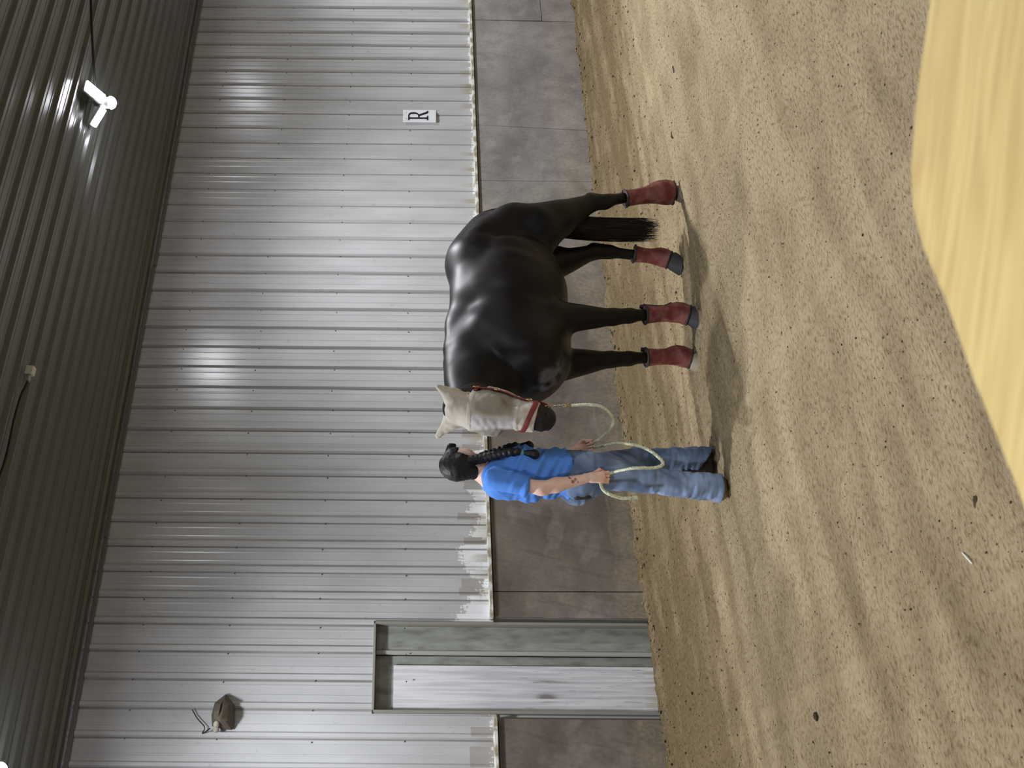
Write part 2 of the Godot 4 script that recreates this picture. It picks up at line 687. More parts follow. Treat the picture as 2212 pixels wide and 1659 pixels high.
		for g in found:
			for ax in axes:
				var v0 := grid[g]
				var v1 := grid[g + ax[0]]
				if (v0 < 0.0) == (v1 < 0.0):
					continue
				var p: int = g - int(ax[1])
				var q: int = g - int(ax[2])
				var r: int = p - int(ax[2])
				if not (ids.has(p) and ids.has(q) and ids.has(r)):
					continue
				if v0 < 0.0:
					out.tri(ids[g], ids[q], ids[r])
					out.tri(ids[g], ids[r], ids[p])
				else:
					out.tri(ids[g], ids[r], ids[q])
					out.tri(ids[g], ids[p], ids[r])
		out.smooth(start, first)
		if shape != null:
			for i in range(start, out.v.size()):
				out.v[i] += out.n[i] * shape.call(out.v[i], out.n[i])
				
			for i in range(start, out.v.size()):
				out.n[i] = Vector3.ZERO
			out.smooth(start, first)
		if paint != null:
			for i in range(start, out.v.size()):
				out.c[i] = paint.call(out.v[i], out.n[i])
		if turn != Transform3D():
			for i in range(start, out.v.size()):
				out.v[i] = turn * out.v[i]
				out.n[i] = (turn.basis * out.n[i]).normalized()


# ------------------------------------------------------------------ the hall
# ribbed sheet: u across the ribs, v along them, w out into the room
func rib_points(u0: float, u1: float, pitch: float, phase: float, tall: float) -> Array:
	var pts := []
	var third := pitch / 3.0
	var form := [[-0.028, 0.0], [-0.013, tall], [0.013, tall], [0.028, 0.0], [third - 0.011, 0.0], [third - 0.005, 0.0042], [third + 0.005, 0.0042], [third + 0.011, 0.0], [2 * third - 0.011, 0.0], [2 * third - 0.005, 0.0042], [2 * third + 0.005, 0.0042], [2 * third + 0.011, 0.0]]
	var k := int(floor((u0 - phase) / pitch)) - 1
	var row := []
	while phase + k * pitch < u1 + pitch:
		for f in form:
			row.append(Vector2(phase + k * pitch + f[0], f[1]))
		k += 1
	for i in row.size() - 1:
		var p: Vector2 = row[i]
		var q: Vector2 = row[i + 1]
		if q.x <= u0 or p.x >= u1:
			continue
		var s := clampf((u0 - p.x) / (q.x - p.x), 0.0, 1.0)
		var e := clampf((u1 - p.x) / (q.x - p.x), 0.0, 1.0)
		if e > s:
			pts.append([p.lerp(q, s), p.lerp(q, e)])
	return pts


func sheet(b: Build, strips: Array, v0: float, v1: float, rows: int, place: Transform3D, wave: float, picture) -> void:
	var out := place.basis.z
	for st in strips:
		var start := b.v.size()
		var first := b.ix.size()
		for r in rows + 1:
			var v := lerpf(v0, v1, float(r) / rows)
			for p in st:
				var w: float = p.y + wave * nz2.get_noise_2d(p.x * 3.1, v * 1.7)
				b.vert(place * Vector3(p.x, v, w), Vector3.ZERO, Color.WHITE, picture.call(p.x, v) if picture != null else Vector2.ZERO)
		for r in rows:
			var i := start + r * 2
			var no := (b.v[i + 2] - b.v[i]).cross(b.v[i + 1] - b.v[i])
			if no.dot(out) > 0.0:
				b.tri(i, i + 1, i + 2)
				b.tri(i + 1, i + 3, i + 2)
			else:
				b.tri(i, i + 2, i + 1)
				b.tri(i + 1, i + 2, i + 3)
		b.smooth(start, first)


func wall_uv(x: float, y: float) -> Vector2:
	return Vector2((x + 1.0) / 13.0, (EAVE - y) / (EAVE - KICK))


func kick_uv(p: Vector3) -> Vector2:
	return Vector2((p.x + 1.0) / 13.0, (KICK - p.y) / (KICK + 0.35))


const DOOR_L := 1.385
const DOOR_R := 2.146
const DOOR_TOP := 2.205


func build_hall() -> void:
	# back wall: ribbed metal sheets on a core, one sheet per four ribs
	var wall := Node3D.new()
	wall.name = "wall_back"
	wall.set_meta("kind", "structure")
	add_child(wall)
	var core := Build.new()
	core.box(Vector3((WALL_X0 + DOOR_L) / 2, 2.2, -0.16), Vector3(DOOR_L - WALL_X0, 5.2, 0.3), 0.004)
	core.box(Vector3((WALL_X1 + DOOR_R) / 2, 2.2, -0.16), Vector3(WALL_X1 - DOOR_R, 5.2, 0.3), 0.004)
	core.box(Vector3((DOOR_L + DOOR_R) / 2, (DOOR_TOP + 4.8) / 2, -0.16), Vector3(DOOR_R - DOOR_L, 4.8 - DOOR_TOP, 0.3), 0.004)
	put("wall_core", core.mesh(), M.far_wall, wall)
	var wide := RIB * 4.0
	var x := RIB_AT - 0.032 - wide * 5.0
	while x < WALL_X1:
		var b := Build.new()
		var cuts := [[x, minf(x + wide, WALL_X1), KICK]]
		if x < DOOR_R and x + wide > DOOR_L:
			cuts = []
			if x < DOOR_L:
				cuts.append([x, DOOR_L, KICK])
			cuts.append([maxf(x, DOOR_L), minf(x + wide, DOOR_R), DOOR_TOP])
			if x + wide > DOOR_R:
				cuts.append([DOOR_R, x + wide, KICK])
		for q in cuts:
			sheet(b, rib_points(q[0], q[1], RIB, RIB_AT, 0.026), q[2], EAVE + 0.01, 14, Transform3D(Basis(), Vector3(0, 0, 0.001)), 0.0016, wall_uv)
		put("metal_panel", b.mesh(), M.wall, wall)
		x += wide
	# screw heads in rows beside the ribs
	var sm := Build.new()
	sm.tube([Vector3(0, 0, 0), Vector3(0, 0, 0.004), Vector3(0, 0, 0.008)], [0.0068, 0.0062, 0.004], 6)
	var spots := []
	for row in [4.22, 3.46, 2.68, 1.93]:
		var k := -4
		while RIB_AT + k * RIB < 12.0:
			var sx := RIB_AT + k * RIB - 0.043 + rng.randf_range(-0.014, 0.01)
			spots.append(Transform3D(Basis(), Vector3(sx, row + rng.randf_range(-0.015, 0.015), 0.001)))
			k += 1
	many("screw", sm.mesh(), M.screw, spots, wall, PackedColorArray())
	# ceiling: flat, ribs running along the wall
	var ceil_ := Node3D.new()
	ceil_.name = "ceiling"
	ceil_.set_meta("kind", "structure")
	add_child(ceil_)
	var deck := Build.new()
	deck.box(Vector3((WALL_X0 + WALL_X1) / 2, EAVE + 0.2, FAR_Z / 2 - 0.1), Vector3(WALL_X1 - WALL_X0 + 0.6, 0.3, FAR_Z + 0.8), 0.004)
	put("ceiling_deck", deck.mesh(), M.ceiling, ceil_)
	var pitch := 0.2225
	var z := 0.081 - 0.075
	while z < FAR_Z:
		var b := Build.new()
		var z1 := minf(z + pitch * 4.0, FAR_Z)
		sheet(b, rib_points(z, z1, pitch, 0.081, 0.026), WALL_X0, WALL_X1, 24, Transform3D(Basis(Vector3(0, 0, 1), Vector3(1, 0, 0), Vector3(0, -1, 0)), Vector3(0, EAVE + 0.045, 0)), 0.003, null)
		put("metal_panel", b.mesh(), M.ceiling, ceil_)
		z = z1
	# the other walls
	for s in [["wall_front", Vector3((WALL_X0 + WALL_X1) / 2, 2.2, FAR_Z + 0.15), Vector3(WALL_X1 - WALL_X0 + 0.6, 5.4, 0.3)], ["wall_left", Vector3(WALL_X0 - 0.15, 2.2, FAR_Z / 2), Vector3(0.3, 5.4, FAR_Z + 0.6)], ["wall_right", Vector3(WALL_X1 + 0.15, 2.2, FAR_Z / 2), Vector3(0.3, 5.4, FAR_Z + 0.6)]]:
		var b := Build.new()
		b.box(s[1], s[2], 0.004)
		put(s[0], b.mesh(), M.far_wall, null, "", "structure")
	# trim under the eave, in lengths
	var eave := Node3D.new()
	eave.name = "trim_1"
	eave.set_meta("kind", "structure")
	add_child(eave)
	x = WALL_X0
	while x < WALL_X1:
		var b := Build.new()
		b.box(Vector3(x + 1.52, EAVE - 0.03 + rng.randf_range(-0.004, 0.004), 0.042), Vector3(3.035, 0.034, 0.03), 0.004)
		put("trim_strip", b.mesh(), M.trim_dark, eave)
		x += 3.04
	# dusty cap along the top of the kickboards
	var cap := Node3D.new()
	cap.name = "trim_2"
	cap.set_meta("kind", "structure")
	add_child(cap)
	for e in [[WALL_X0, DOOR_L - 0.03], [DOOR_R + 0.03, 5.2], [5.21, 8.25], [8.26, 11.3], [11.31, WALL_X1]]:
		var b := Build.new()
		b.box(Vector3((e[0] + e[1]) / 2, KICK + 0.017, 0.04), Vector3(e[1] - e[0], 0.034, 0.08), 0.004)
		put("cap_strip", b.mesh(), M.ledge, cap)
	# plywood kickboards: [left at the bottom, left at the top, right at the bottom, right at the top, low edge, high edge]
	var base := Node3D.new()
	base.name = "baseboard_back"
	base.set_meta("kind", "structure")
	add_child(base)
	var back := Build.new()
	back.box(Vector3((WALL_X0 + DOOR_L) / 2 - 0.02, 0.4, 0.015), Vector3(DOOR_L - WALL_X0 - 0.05, 1.5, 0.028), 0.003)
	back.box(Vector3((WALL_X1 + DOOR_R) / 2 + 0.02, 0.4, 0.015), Vector3(WALL_X1 - DOOR_R - 0.05, 1.5, 0.028), 0.003)
	put("batten", back.mesh(), M.dark_wood, base)
	var top := KICK - 0.012
	for q in [[WALL_X0, WALL_X0, -1.06, -1.06, -0.35, top], [-1.05, -1.05, 1.345, 1.345, -0.35, top], [2.185, 2.185, 2.418, 2.409, -0.35, top], [2.428, 2.418, 4.852, 4.85, -0.35, top], [4.86, 4.858, 7.15, 7.15, -0.35, top], [7.156, 7.156, 7.92, 8.008, -0.35, top], [7.934, 8.016, 9.8, 9.83, -0.35, top], [9.815, 9.835, 12.2, 12.2, -0.35, 0.272], [9.838, 9.838, 12.2, 12.2, 0.28, top], [12.21, 12.21, WALL_X1, WALL_X1, -0.35, top]]:
		var b := Build.new()
		var z0 := 0.031
		var z1 := 0.05 + rng.randf_range(-0.002, 0.003)
		if q[0] > 9.0 and q[5] < 0.5:
			z1 -= 0.006
		var f := []
		for zz in [z0, z1]:
			f.append([Vector3(q[0], q[4], zz), Vector3(q[2], q[4], zz), Vector3(q[3], q[5], zz), Vector3(q[1], q[5], zz)])
		var uvs := [kick_uv(f[1][0]), kick_uv(f[1][1]), kick_uv(f[1][2]), kick_uv(f[1][3])]
		b.quad(f[1], Vector3.BACK, Color.WHITE, uvs)
		b.quad(f[0], Vector3.FORWARD, Color.WHITE, uvs)
		var mid: Vector3 = (f[0][0] + f[1][2]) / 2
		for i in 4:
			var j := (i + 1) % 4
			var e := [f[0][i], f[0][j], f[1][j], f[1][i]]
			b.quad(e, (f[0][i] + f[1][j]) / 2 - mid, Color.WHITE, [uvs[i], uvs[j], uvs[j], uvs[i]])
		put("plywood_panel", b.mesh(), M.kick, base)


func many(called: String, mesh: Mesh, m: Material, spots: Array, parent: Node, colors: PackedColorArray) -> MultiMeshInstance3D:
	var mm := MultiMesh.new()
	mm.transform_format = MultiMesh.TRANSFORM_3D
	mm.use_colors = colors.size() > 0
	mm.mesh = mesh
	mm.instance_count = spots.size()
	for i in spots.size():
		mm.set_instance_transform(i, spots[i])
		if colors.size():
			mm.set_instance_color(i, colors[i])
	var o := MultiMeshInstance3D.new()
	o.multimesh = mm
	o.material_override = m
	o.name = called
	o.set_meta("kind", "stuff")
	(self if parent == null else parent).add_child(o, true)
	return o


# ------------------------------------------------------------------ the sand
func ground(x: float, z: float) -> float:
	var y := -0.15 * (1.0 - smoothstep(1.3, 3.2, z))
	y -= 0.065 * exp(-(pow(x - 4.5, 2) / 0.6 + pow(z - 2.6, 2) / 0.25))
	y -= 0.05 * (1.0 - smoothstep(1.6, 3.0, x)) * (1.0 - smoothstep(0.3, 1.4, z))
	return y


const DENTS := [Vector4(1.2, 5.12, 0.055, 0.034), Vector4(0.88, 4.3, 0.05, 0.024), Vector4(0.72, 4.42, 0.05, 0.02), Vector4(0.66, 4.05, 0.06, 0.026), Vector4(0.78, 3.72, 0.05, 0.02), Vector4(1.75, 3.62, 0.08, 0.022), Vector4(1.95, 3.75, 0.07, 0.022), Vector4(1.42, 3.6, 0.06, 0.022), Vector4(4.75, 3.0, 0.07, 0.028), Vector4(5.02, 2.97, 0.06, 0.026), Vector4(2.55, 3.2, 0.07, 0.02), Vector4(3.7, 3.25, 0.07, 0.02)]


func sand_height(x: float, z: float) -> float:
	var y := ground(x, z)
	# drag marks: shallow ridges, drawn a few degrees off the line of the wall
	var bend := nz2.get_noise_2d(x * 0.22, z * 0.35) * 0.35
	var s := z + 0.13 * x + bend + 0.012 * x * maxf(z - 3.0, 0.0)
	var big := nz2.get_noise_2d(s * 4.6, x * 0.3 + 9.0)
	var fine := nz2.get_noise_2d(s * 15.0, x * 0.8 + 31.0)
	var comb := nz2.get_noise_2d(s * 24.0, x * 1.1 + 77.0)
	y += big * 0.010 + fine * 0.0055 + comb * 0.0036
	# hoof-churned sand along the rail
	var churn := smoothstep(0.1, 0.5, z) * (1.0 - smoothstep(2.4, 3.6, z)) * 0.7 + 0.3 * smoothstep(0.25, 0.6, nz2.get_noise_2d(x * 0.8, z * 0.8 + 200.0)) + 0.3 * (1.0 - smoothstep(0.9, 1.6, x)) * smoothstep(3.0, 4.0, z)
	y += churn * (nz.get_noise_2d(x * 7.0, z * 9.0) * 0.013 + nz2.get_noise_2d(x * 21.0, z * 27.0) * 0.006)
	y += nz2.get_noise_2d(x * 48.0, z * 48.0) * 0.0022
	# crumbs pushed up against the kickboards
	y += 0.035 * exp(-pow((z - 0.08) / 0.1, 2)) * (0.5 + nz.get_noise_2d(x * 5.0, 4.0))
	# dents left by hooves and boots
	for e in DENTS:
		var dx: float = (x - e.x) * 0.871 + (z - e.y) * 0.49
		var dz: float = (z - e.y) * 0.871 - (x - e.x) * 0.49
		if absf(dx) < 0.2 and absf(dz) < 0.12:
			y -= e.w * exp(-pow(dx / e.z, 2) - pow(dz / 0.026, 2)) - e.w * 0.5 * exp(-pow(dx / (e.z * 1.3), 2) - pow((dz - 0.055) / 0.03, 2))
	return y


func build_floor() -> void:
	var xs := PackedFloat32Array()
	var zs := PackedFloat32Array()
	var x := WALL_X0 - 0.1
	while x < WALL_X1 + 0.1:
		xs.append(x)
		x += 0.016 if x > 0.4 and x < 6.4 else (0.028 if x >= 6.4 and x < 10.6 else 0.12)
	var z := -0.2
	while z < FAR_Z + 0.2:
		zs.append(z)
		z += 0.016 if z > 0.0 and z < 5.5 else 0.12
	var w := xs.size()
	var b := Build.new()
	var v := PackedVector3Array()
	var c := PackedColorArray()
	v.resize(w * zs.size())
	c.resize(w * zs.size())
	var n := PackedVector3Array()
	n.resize(w * zs.size())
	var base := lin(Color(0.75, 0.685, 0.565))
	var damp_shade := lin(Color(0.52, 0.46, 0.35))
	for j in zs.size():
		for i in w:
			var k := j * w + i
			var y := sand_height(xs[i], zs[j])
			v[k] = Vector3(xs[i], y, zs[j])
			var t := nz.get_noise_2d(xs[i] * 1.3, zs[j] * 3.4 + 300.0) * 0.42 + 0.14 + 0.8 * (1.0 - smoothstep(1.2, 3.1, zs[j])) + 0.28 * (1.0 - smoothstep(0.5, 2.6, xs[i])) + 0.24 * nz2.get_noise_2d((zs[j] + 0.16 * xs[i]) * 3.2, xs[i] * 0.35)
			c[k] = base.lerp(damp_shade, clampf(t, 0.0, 1.0))  # darker near the wall and left end: damp tone plus painted-in weaker light
	for j in zs.size():
		for i in w:
			var k := j * w + i
			var l := v[k - 1] if i > 0 else v[k]
			var r := v[k + 1] if i < w - 1 else v[k]
			var u := v[k - w] if j > 0 else v[k]
			var d := v[k + w] if j < zs.size() - 1 else v[k]
			n[k] = (d - u).cross(r - l).normalized()
	var ix := PackedInt32Array()
	ix.resize((w - 1) * (zs.size() - 1) * 6)
	var q := 0
	for j in zs.size() - 1:
		for i in w - 1:
			var k := j * w + i
			ix[q] = k
			ix[q + 1] = k + 1
			ix[q + 2] = k + w
			ix[q + 3] = k + 1
			ix[q + 4] = k + w + 1
			ix[q + 5] = k + w
			q += 6
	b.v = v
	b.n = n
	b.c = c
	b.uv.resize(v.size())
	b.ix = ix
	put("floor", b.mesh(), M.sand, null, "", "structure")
	# bed under the sand, so that the hall is closed
	var bed := Build.new()
	bed.box(Vector3((WALL_X0 + WALL_X1) / 2, -0.55, FAR_Z / 2), Vector3(WALL_X1 - WALL_X0 + 0.6, 0.2, FAR_Z + 0.8), 0.004)
	put("ground_bed", bed.mesh(), M.dark_wood, null, "", "structure")
	# loose crumbs of footing
	var lump := Build.new()
	var ring := []
	for r in 4:
		var a := PI * (r + 0.5) / 4.0
		var row := []
		for i in 6:
			var t := TAU * i / 6.0 + r * 0.4
			var rad := sin(a) * (0.8 + 0.4 * hash1(r * 7.0 + i))
			row.append(Vector3(cos(t) * rad, cos(a) * 0.7, sin(t) * rad))
		ring.append(row)
	lump.loft(ring)
	var spots := []
	var cols := PackedColorArray()
	for k in 15000:
		var px := rng.randf_range(0.2, 10.4)
		var pz := rng.randf_range(0.06, 5.6)
		if k < 1300:
			pz = 0.06 + absf(rng.randfn(0.0, 0.1))
		elif k < 5000:
			pz = rng.randf_range(0.1, 2.4)
		var size := 0.0024 + 0.0035 * pow(rng.randf(), 3.0) + (0.008 * pow(rng.randf(), 4.0) if k < 5000 else 0.0)
		if k < 110:
			size = rng.randf_range(0.008, 0.02)
		var dark := rng.randf()
		var basis := Basis.from_euler(Vector3(rng.randf() * TAU, rng.randf() * TAU, 0)).scaled(Vector3(size, size * 0.55, size * rng.randf_range(0.8, 1.5)))
		spots.append(Transform3D(basis, Vector3(px, sand_height(px, pz) + size * 0.3, pz)))
		cols.append(lin(Color(0.58, 0.51, 0.39)).lerp(lin(Color(0.24, 0.19, 0.13)), clampf(dark * 1.7 - 0.5, 0.0, 1.0)))
	var o := many("sand_crumbs", lump.mesh(), M.clod, spots, null, cols)
	tag(o, "loose tan and brown crumbs scattered over the arena sand", "sand")


# ------------------------------------------------------------------ the doorway
func build_door() -> void:
	var d := Node3D.new()
	d.name = "door_1"
	d.set_meta("kind", "structure")
	add_child(d)
	var w := DOOR_R - DOOR_L
	var mid := (DOOR_L + DOOR_R) / 2
	var b := Build.new()
	b.box(Vector3(mid, DOOR_TOP - 0.012, -0.02), Vector3(w, 0.022, 0.13), 0.003)
	put("door_header", b.mesh(), M.door_frame, d)
	for s in [DOOR_L + 0.012, DOOR_R - 0.012]:
		b = Build.new()
		b.box(Vector3(s, 0.95, -0.02), Vector3(0.024, DOOR_TOP * 2 - 1.9, 0.13), 0.003)
		put("door_jamb", b.mesh(), M.door_frame, d)
	b = Build.new()
	b.box(Vector3(DOOR_R - 0.024 - 0.108, 0.93, -0.045), Vector3(0.216, 2.5, 0.02), 0.003)
	put("door_panel", b.mesh(), M.door_green, d, "greenish grey painted panel")
	b = Build.new()
	b.box(Vector3(1.895, 0.93, -0.04), Vector3(0.034, 2.5, 0.035), 0.004)
	put("door_stile", b.mesh(), M.trim, d)
	b = Build.new()
	b.box(Vector3((DOOR_L + 1.875) / 2, 0.93, -0.075), Vector3(1.875 - DOOR_L, 2.5, 0.02), 0.003)
	put("door_panel", b.mesh(), M.door_green, d)
	b = Build.new()
	b.box(Vector3(mid, 0.95, -0.28), Vector3(w, 2.7, 0.05), 0.003)
	put("door_backing", b.mesh(), M.dark_wood, d)
	# the worn white board that fills most of the opening
	b = Build.new()
	var z0 := -0.064
	var z1 := -0.04
	var f := []
	for zz in [z0, z1]:
		f.append([Vector3(DOOR_L + 0.026, -0.33, zz), Vector3(1.79, -0.33, zz), Vector3(1.79, 2.028, zz), Vector3(DOOR_L + 0.026, 2.028, zz)])
	var uvs := [Vector2(0, 1), Vector2(1, 1), Vector2(1, 0), Vector2(0, 0)]
	b.quad(f[1], Vector3.BACK, Color.WHITE, uvs)
	b.quad(f[0], Vector3.FORWARD, Color.WHITE, uvs)
	var cm: Vector3 = (f[0][0] + f[1][2]) / 2
	for i in 4:
		var j := (i + 1) % 4
		b.quad([f[0][i], f[0][j], f[1][j], f[1][i]], (f[0][i] + f[1][j]) / 2 - cm, Color.WHITE, [uvs[i], uvs[j], uvs[j], uvs[i]])
	put("door_board", b.mesh(), M.door_white, d, "worn white painted board")


# ------------------------------------------------------------------ lamps
func build_lamps() -> void:
	var names := ["bright hanging lamp with folding light panels, on the dark cable beside the metal wall", "white hanging lamp over the doorway, at the corner of the ceiling"]
	for k in LAMP_PLACES.size():
		if k > 1:
			break
		var o := root_of("hanging_lamp", names[k], "lamp", LAMP_PLACES[k])
		o.rotation.y = 0.5 if k == 0 else 1.2
		# a square socket box, a heat sink core, three folding panels and a small bulb dome
		var b := Build.new()
		b.tube([Vector3(0, 0.13, 0), Vector3(0, 0.1, 0), Vector3(0, 0.09, 0), Vector3(0, 0.0, 0), Vector3(0, -0.01, 0)], [0.03, 0.032, 0.045, 0.05, 0.02], 16)
		put("lamp_base", b.mesh(), M.grey_metal, o)
		b = Build.new()
		b.tube([Vector3(0, EAVE + 0.03 - LAMP_PLACES[k].y, 0), Vector3(0, 0.12, 0)], [0.006, 0.006], 6)
		put("lamp_stem", b.mesh(), M.grey_metal, o)
		b = Build.new()
		var rings := []
		for r in 7:
			var a := r / 6.0 * PI * 0.5
			var row := []
			for i in 16:
				row.append(Vector3(cos(TAU * i / 16) * 0.055 * cos(a) + 0.0001 * cos(TAU * i / 16), -0.01 - sin(a) * 0.05, sin(TAU * i / 16) * 0.055 * cos(a) + 0.0001 * sin(TAU * i / 16)))
			rings.append(row)
		b.loft(rings)
		put("lamp_bulb", b.mesh(), M.lamp, o, "glowing bulb in the middle")
		for i in 3:
			var t := TAU * i / 3.0
			var turn := Basis(Vector3.UP, t) * Basis(Vector3.BACK, 0.55)
			b = Build.new()
			b.box(turn * Vector3(0.155, 0.032, 0), Vector3(0.19, 0.024, 0.12), 0.005, turn)
			var arm := put("lamp_panel", b.mesh(), M.grey_metal, o)
			b = Build.new()
			b.box(turn * Vector3(0.155, 0.012, 0), Vector3(0.175, 0.014, 0.105), 0.004, turn)
			put("light_face", b.mesh(), M.lamp, arm)
	# the rest of the rows hang outside the picture
	var first: Node3D = get_node("hanging_lamp")
	var where := ["near the right end of the metal wall", "in the middle row by the left end wall", "in the middle row above the viewer's side of the horse", "in the middle row towards the right end wall", "in the far row by the left end wall", "in the far row opposite the horse", "in the far row towards the right end wall"]
	for k in range(2, LAMP_PLACES.size()):
		var o: Node3D = first.duplicate()
		o.name = nm("hanging_lamp")
		o.position = LAMP_PLACES[k]
		tag(o, "hanging lamp " + where[k - 2], "lamp", "hanging lamps over the arena")
		add_child(o)
	# the cable that feeds the lamp
	var b := Build.new()
	var from: Vector3 = LAMP_PLACES[0] + Vector3(0.045, 0.112, 0.03)
	b.tube(curve([Vector3(9.4, EAVE, 3.9), Vector3(8.0, 4.66, 3.55), Vector3(6.7, 4.62, 2.9), Vector3(6.25, 4.62, 2.56), from], 8), [0.011], 8)
	var cable := put("lamp_cable", b.mesh(), M.cable)
	tag(cable, "thick black cable strung under the ceiling to the bright lamp", "cable")
	# a socket box and its wire on the ceiling
	var jb := root_of("socket_box", "small pale socket box fixed to the dark ceiling with a wire leaving it", "socket box", Vector3(3.37, EAVE + 0.02, 2.205))
	b = Build.new()
	b.box(Vector3(0, -0.03, 0), Vector3(0.07, 0.06, 0.055), 0.006)
	put("box", b.mesh(), M.white, jb)
	b = Build.new()
	b.box(Vector3(-0.065, -0.024, 0.004), Vector3(0.05, 0.045, 0.04), 0.008)
	put("connector", b.mesh(), M.grey_metal, jb)
	b = Build.new()
	b.tube(curve([Vector3(-0.09, -0.03, 0.004), Vector3(-0.15, -0.035, 0.03), Vector3(-0.22, -0.02, 0.03), Vector3(-0.42, -0.012, 0.03), Vector3(-0.7, -0.025, 0.04), Vector3(-0.96, -0.012, 0.05), Vector3(-1.6, -0.012, 0.06)], 6), [0.008], 6)
	put("wire", b.mesh(), M.cable, jb)


# ------------------------------------------------------------------ on the wall
func build_wall_things() -> void:
	var s := root_of("letter_sign", "small white sign with a black letter R on the ribbed metal wall", "sign", Vector3(8.165, 1.827, 0.024))
	var b := Build.new()
	b.box(Vector3(0, 0, 0.006), Vector3(0.2, 0.392, 0.012), 0.004)
	put("plate", b.mesh(), M.plate, s)
	var tm := TextMesh.new()
	tm.text = "R"
	var font := SystemFont.new()
	font.font_names = PackedStringArray(["Droid Serif"])
	font.font_weight = 400
	tm.font = font
	tm.font_size = 64
	tm.pixel_size = 0.0052
	tm.depth = 0.004
	var letter := put("letter", tm, M.ink, s, "black letter R")
	letter.position = Vector3(-0.002, 0.012, 0.0135)
	letter.scale = Vector3(0.74, 1.0, 1.0)
	for e in [Vector3(-0.05, 0.16, 0), Vector3(0.05, 0.16, 0)]:
		b = Build.new()
		b.box(Vector3(e.x, e.y, 0.014), Vector3(0.012, 0.012, 0.005), 0.002)
		put("screw", b.mesh(), M.steel, s)
	# brown wedge-shaped fixture high on the wall
	var w := root_of("wall_fixture", "dusty brown wedge-shaped fixture high on the metal wall above the doorway", "fixture", Vector3(1.38, 3.42, 0.02))
	var body := Build.new()
	# faceted: an outline against the wall, a ridge standing out from it
	var rim := [Vector3(0.146, 0.005, 0.01), Vector3(0.058, -0.078, 0.01), Vector3(-0.11, -0.09, 0.01), Vector3(-0.139, -0.075, 0.01), Vector3(-0.136, -0.01, 0.01), Vector3(-0.111, 0.091, 0.01), Vector3(-0.024, 0.106, 0.01), Vector3(0.073, 0.09, 0.01)]
	var crest := [Vector3(0.1, 0.0, 0.07), Vector3(0.04, -0.045, 0.12), Vector3(-0.075, -0.055, 0.135), Vector3(-0.1, -0.045, 0.13), Vector3(-0.1, 0.0, 0.15), Vector3(-0.075, 0.05, 0.14), Vector3(-0.015, 0.06, 0.135), Vector3(0.05, 0.05, 0.11)]
	var peak := [Vector3(0.07, 0.005, 0.1), Vector3(0.03, -0.01, 0.14), Vector3(-0.06, -0.01, 0.17), Vector3(-0.075, -0.008, 0.172), Vector3(-0.08, 0.0, 0.172), Vector3(-0.06, 0.015, 0.17), Vector3(-0.01, 0.015, 0.155), Vector3(0.04, 0.015, 0.13)]
	for r in [[rim, crest], [crest, peak]]:
		for i in 8:
			var k := (i + 1) % 8
			var mid2: Vector3 = (r[0][i] + r[1][k]) / 2
			body.quad([r[0][i], r[0][k], r[1][k]], mid2 - Vector3(0, 0, -0.06))
			body.quad([r[0][i], r[1][k], r[1][i]], mid2 - Vector3(0, 0, -0.06))
	body.quad(peak, Vector3.BACK)
	put("housing", body.mesh(), M.fixture, w)
	for e in [Vector3(-0.115, 0.035, 0.125), Vector3(-0.145, 0.045, 0.06)]:
		b = Build.new()
		var bd := Body.new()
		bd.add(e, e + Vector3(0.01, -0.005, 0.015), 0.026, 0.02, 0.02)
		bd.skin(b, 0.006)
		put("knob", b.mesh(), M.knob, w, "white knob")
	b = Build.new()
	b.tube(curve([Vector3(-0.13, 0.1, 0.03), Vector3(-0.16, 0.13, 0.05), Vector3(-0.17, 0.16, 0.03), Vector3(-0.12, 0.15, 0.02), Vector3(-0.05, 0.22, 0.012), Vector3(0.02, 0.27, 0.008)], 5), [0.0045], 6)
	put("wire", b.mesh(), M.cable, w)


# ------------------------------------------------------------------ the horse
# horse axes: a forward, y up, l to its left
func H(a: float, y: float, l: float) -> Vector3:
	return Vector3(a, y, -l)


var head_place := Transform3D()      # head axes (down the face, out of the face, to its right) in the horse's axes


func head_body(grow: float) -> Body:
	var b := Body.new()
	# (x down the face, y out of the face, z to the horse's right)
	b.add(Vector3(0.042, -0.035, 0), Vector3(0.2, -0.01, 0), 0.088 + grow, 0.105 + grow, 0.05)
	b.add(Vector3(0.16, 0.03, 0), Vector3(0.54, 0.012, 0), 0.075 + grow, 0.052 + grow, 0.06, 0.95)
	b.add(Vector3(0.13, -0.14, 0), Vector3(0.29, -0.13, 0), 0.095 + grow, 0.085 + grow, 0.06, 1.0)
	b.add(Vector3(0.22, -0.14, 0.035), Vector3(0.52, -0.055, 0.012), 0.05 + grow, 0.042 + grow, 0.05)
	b.add(Vector3(0.22, -0.14, -0.035), Vector3(0.52, -0.055, -0.012), 0.05 + grow, 0.042 + grow, 0.05)
	b.add(Vector3(0.48, 0.0, 0), Vector3(0.575, -0.012, 0), 0.063 + grow, 0.056 + grow, 0.05, 1.0)
	b.add(Vector3(0.56, -0.055, 0), Vector3(0.58, -0.06, 0), 0.042 + grow, 0.034 + grow, 0.04)
	for s in [-1.0, 1.0]:
		b.add(Vector3(0.235, 0.02, 0.082 * s), Vector3(0.27, 0.015, 0.088 * s), 0.036 + grow, 0.032 + grow, 0.05)
		b.add(Vector3(0.55, 0.028, 0.034 * s), Vector3(0.575, 0.02, 0.038 * s), 0.026 + grow * 0.5, 0.024 + grow * 0.5, 0.03)
	return b


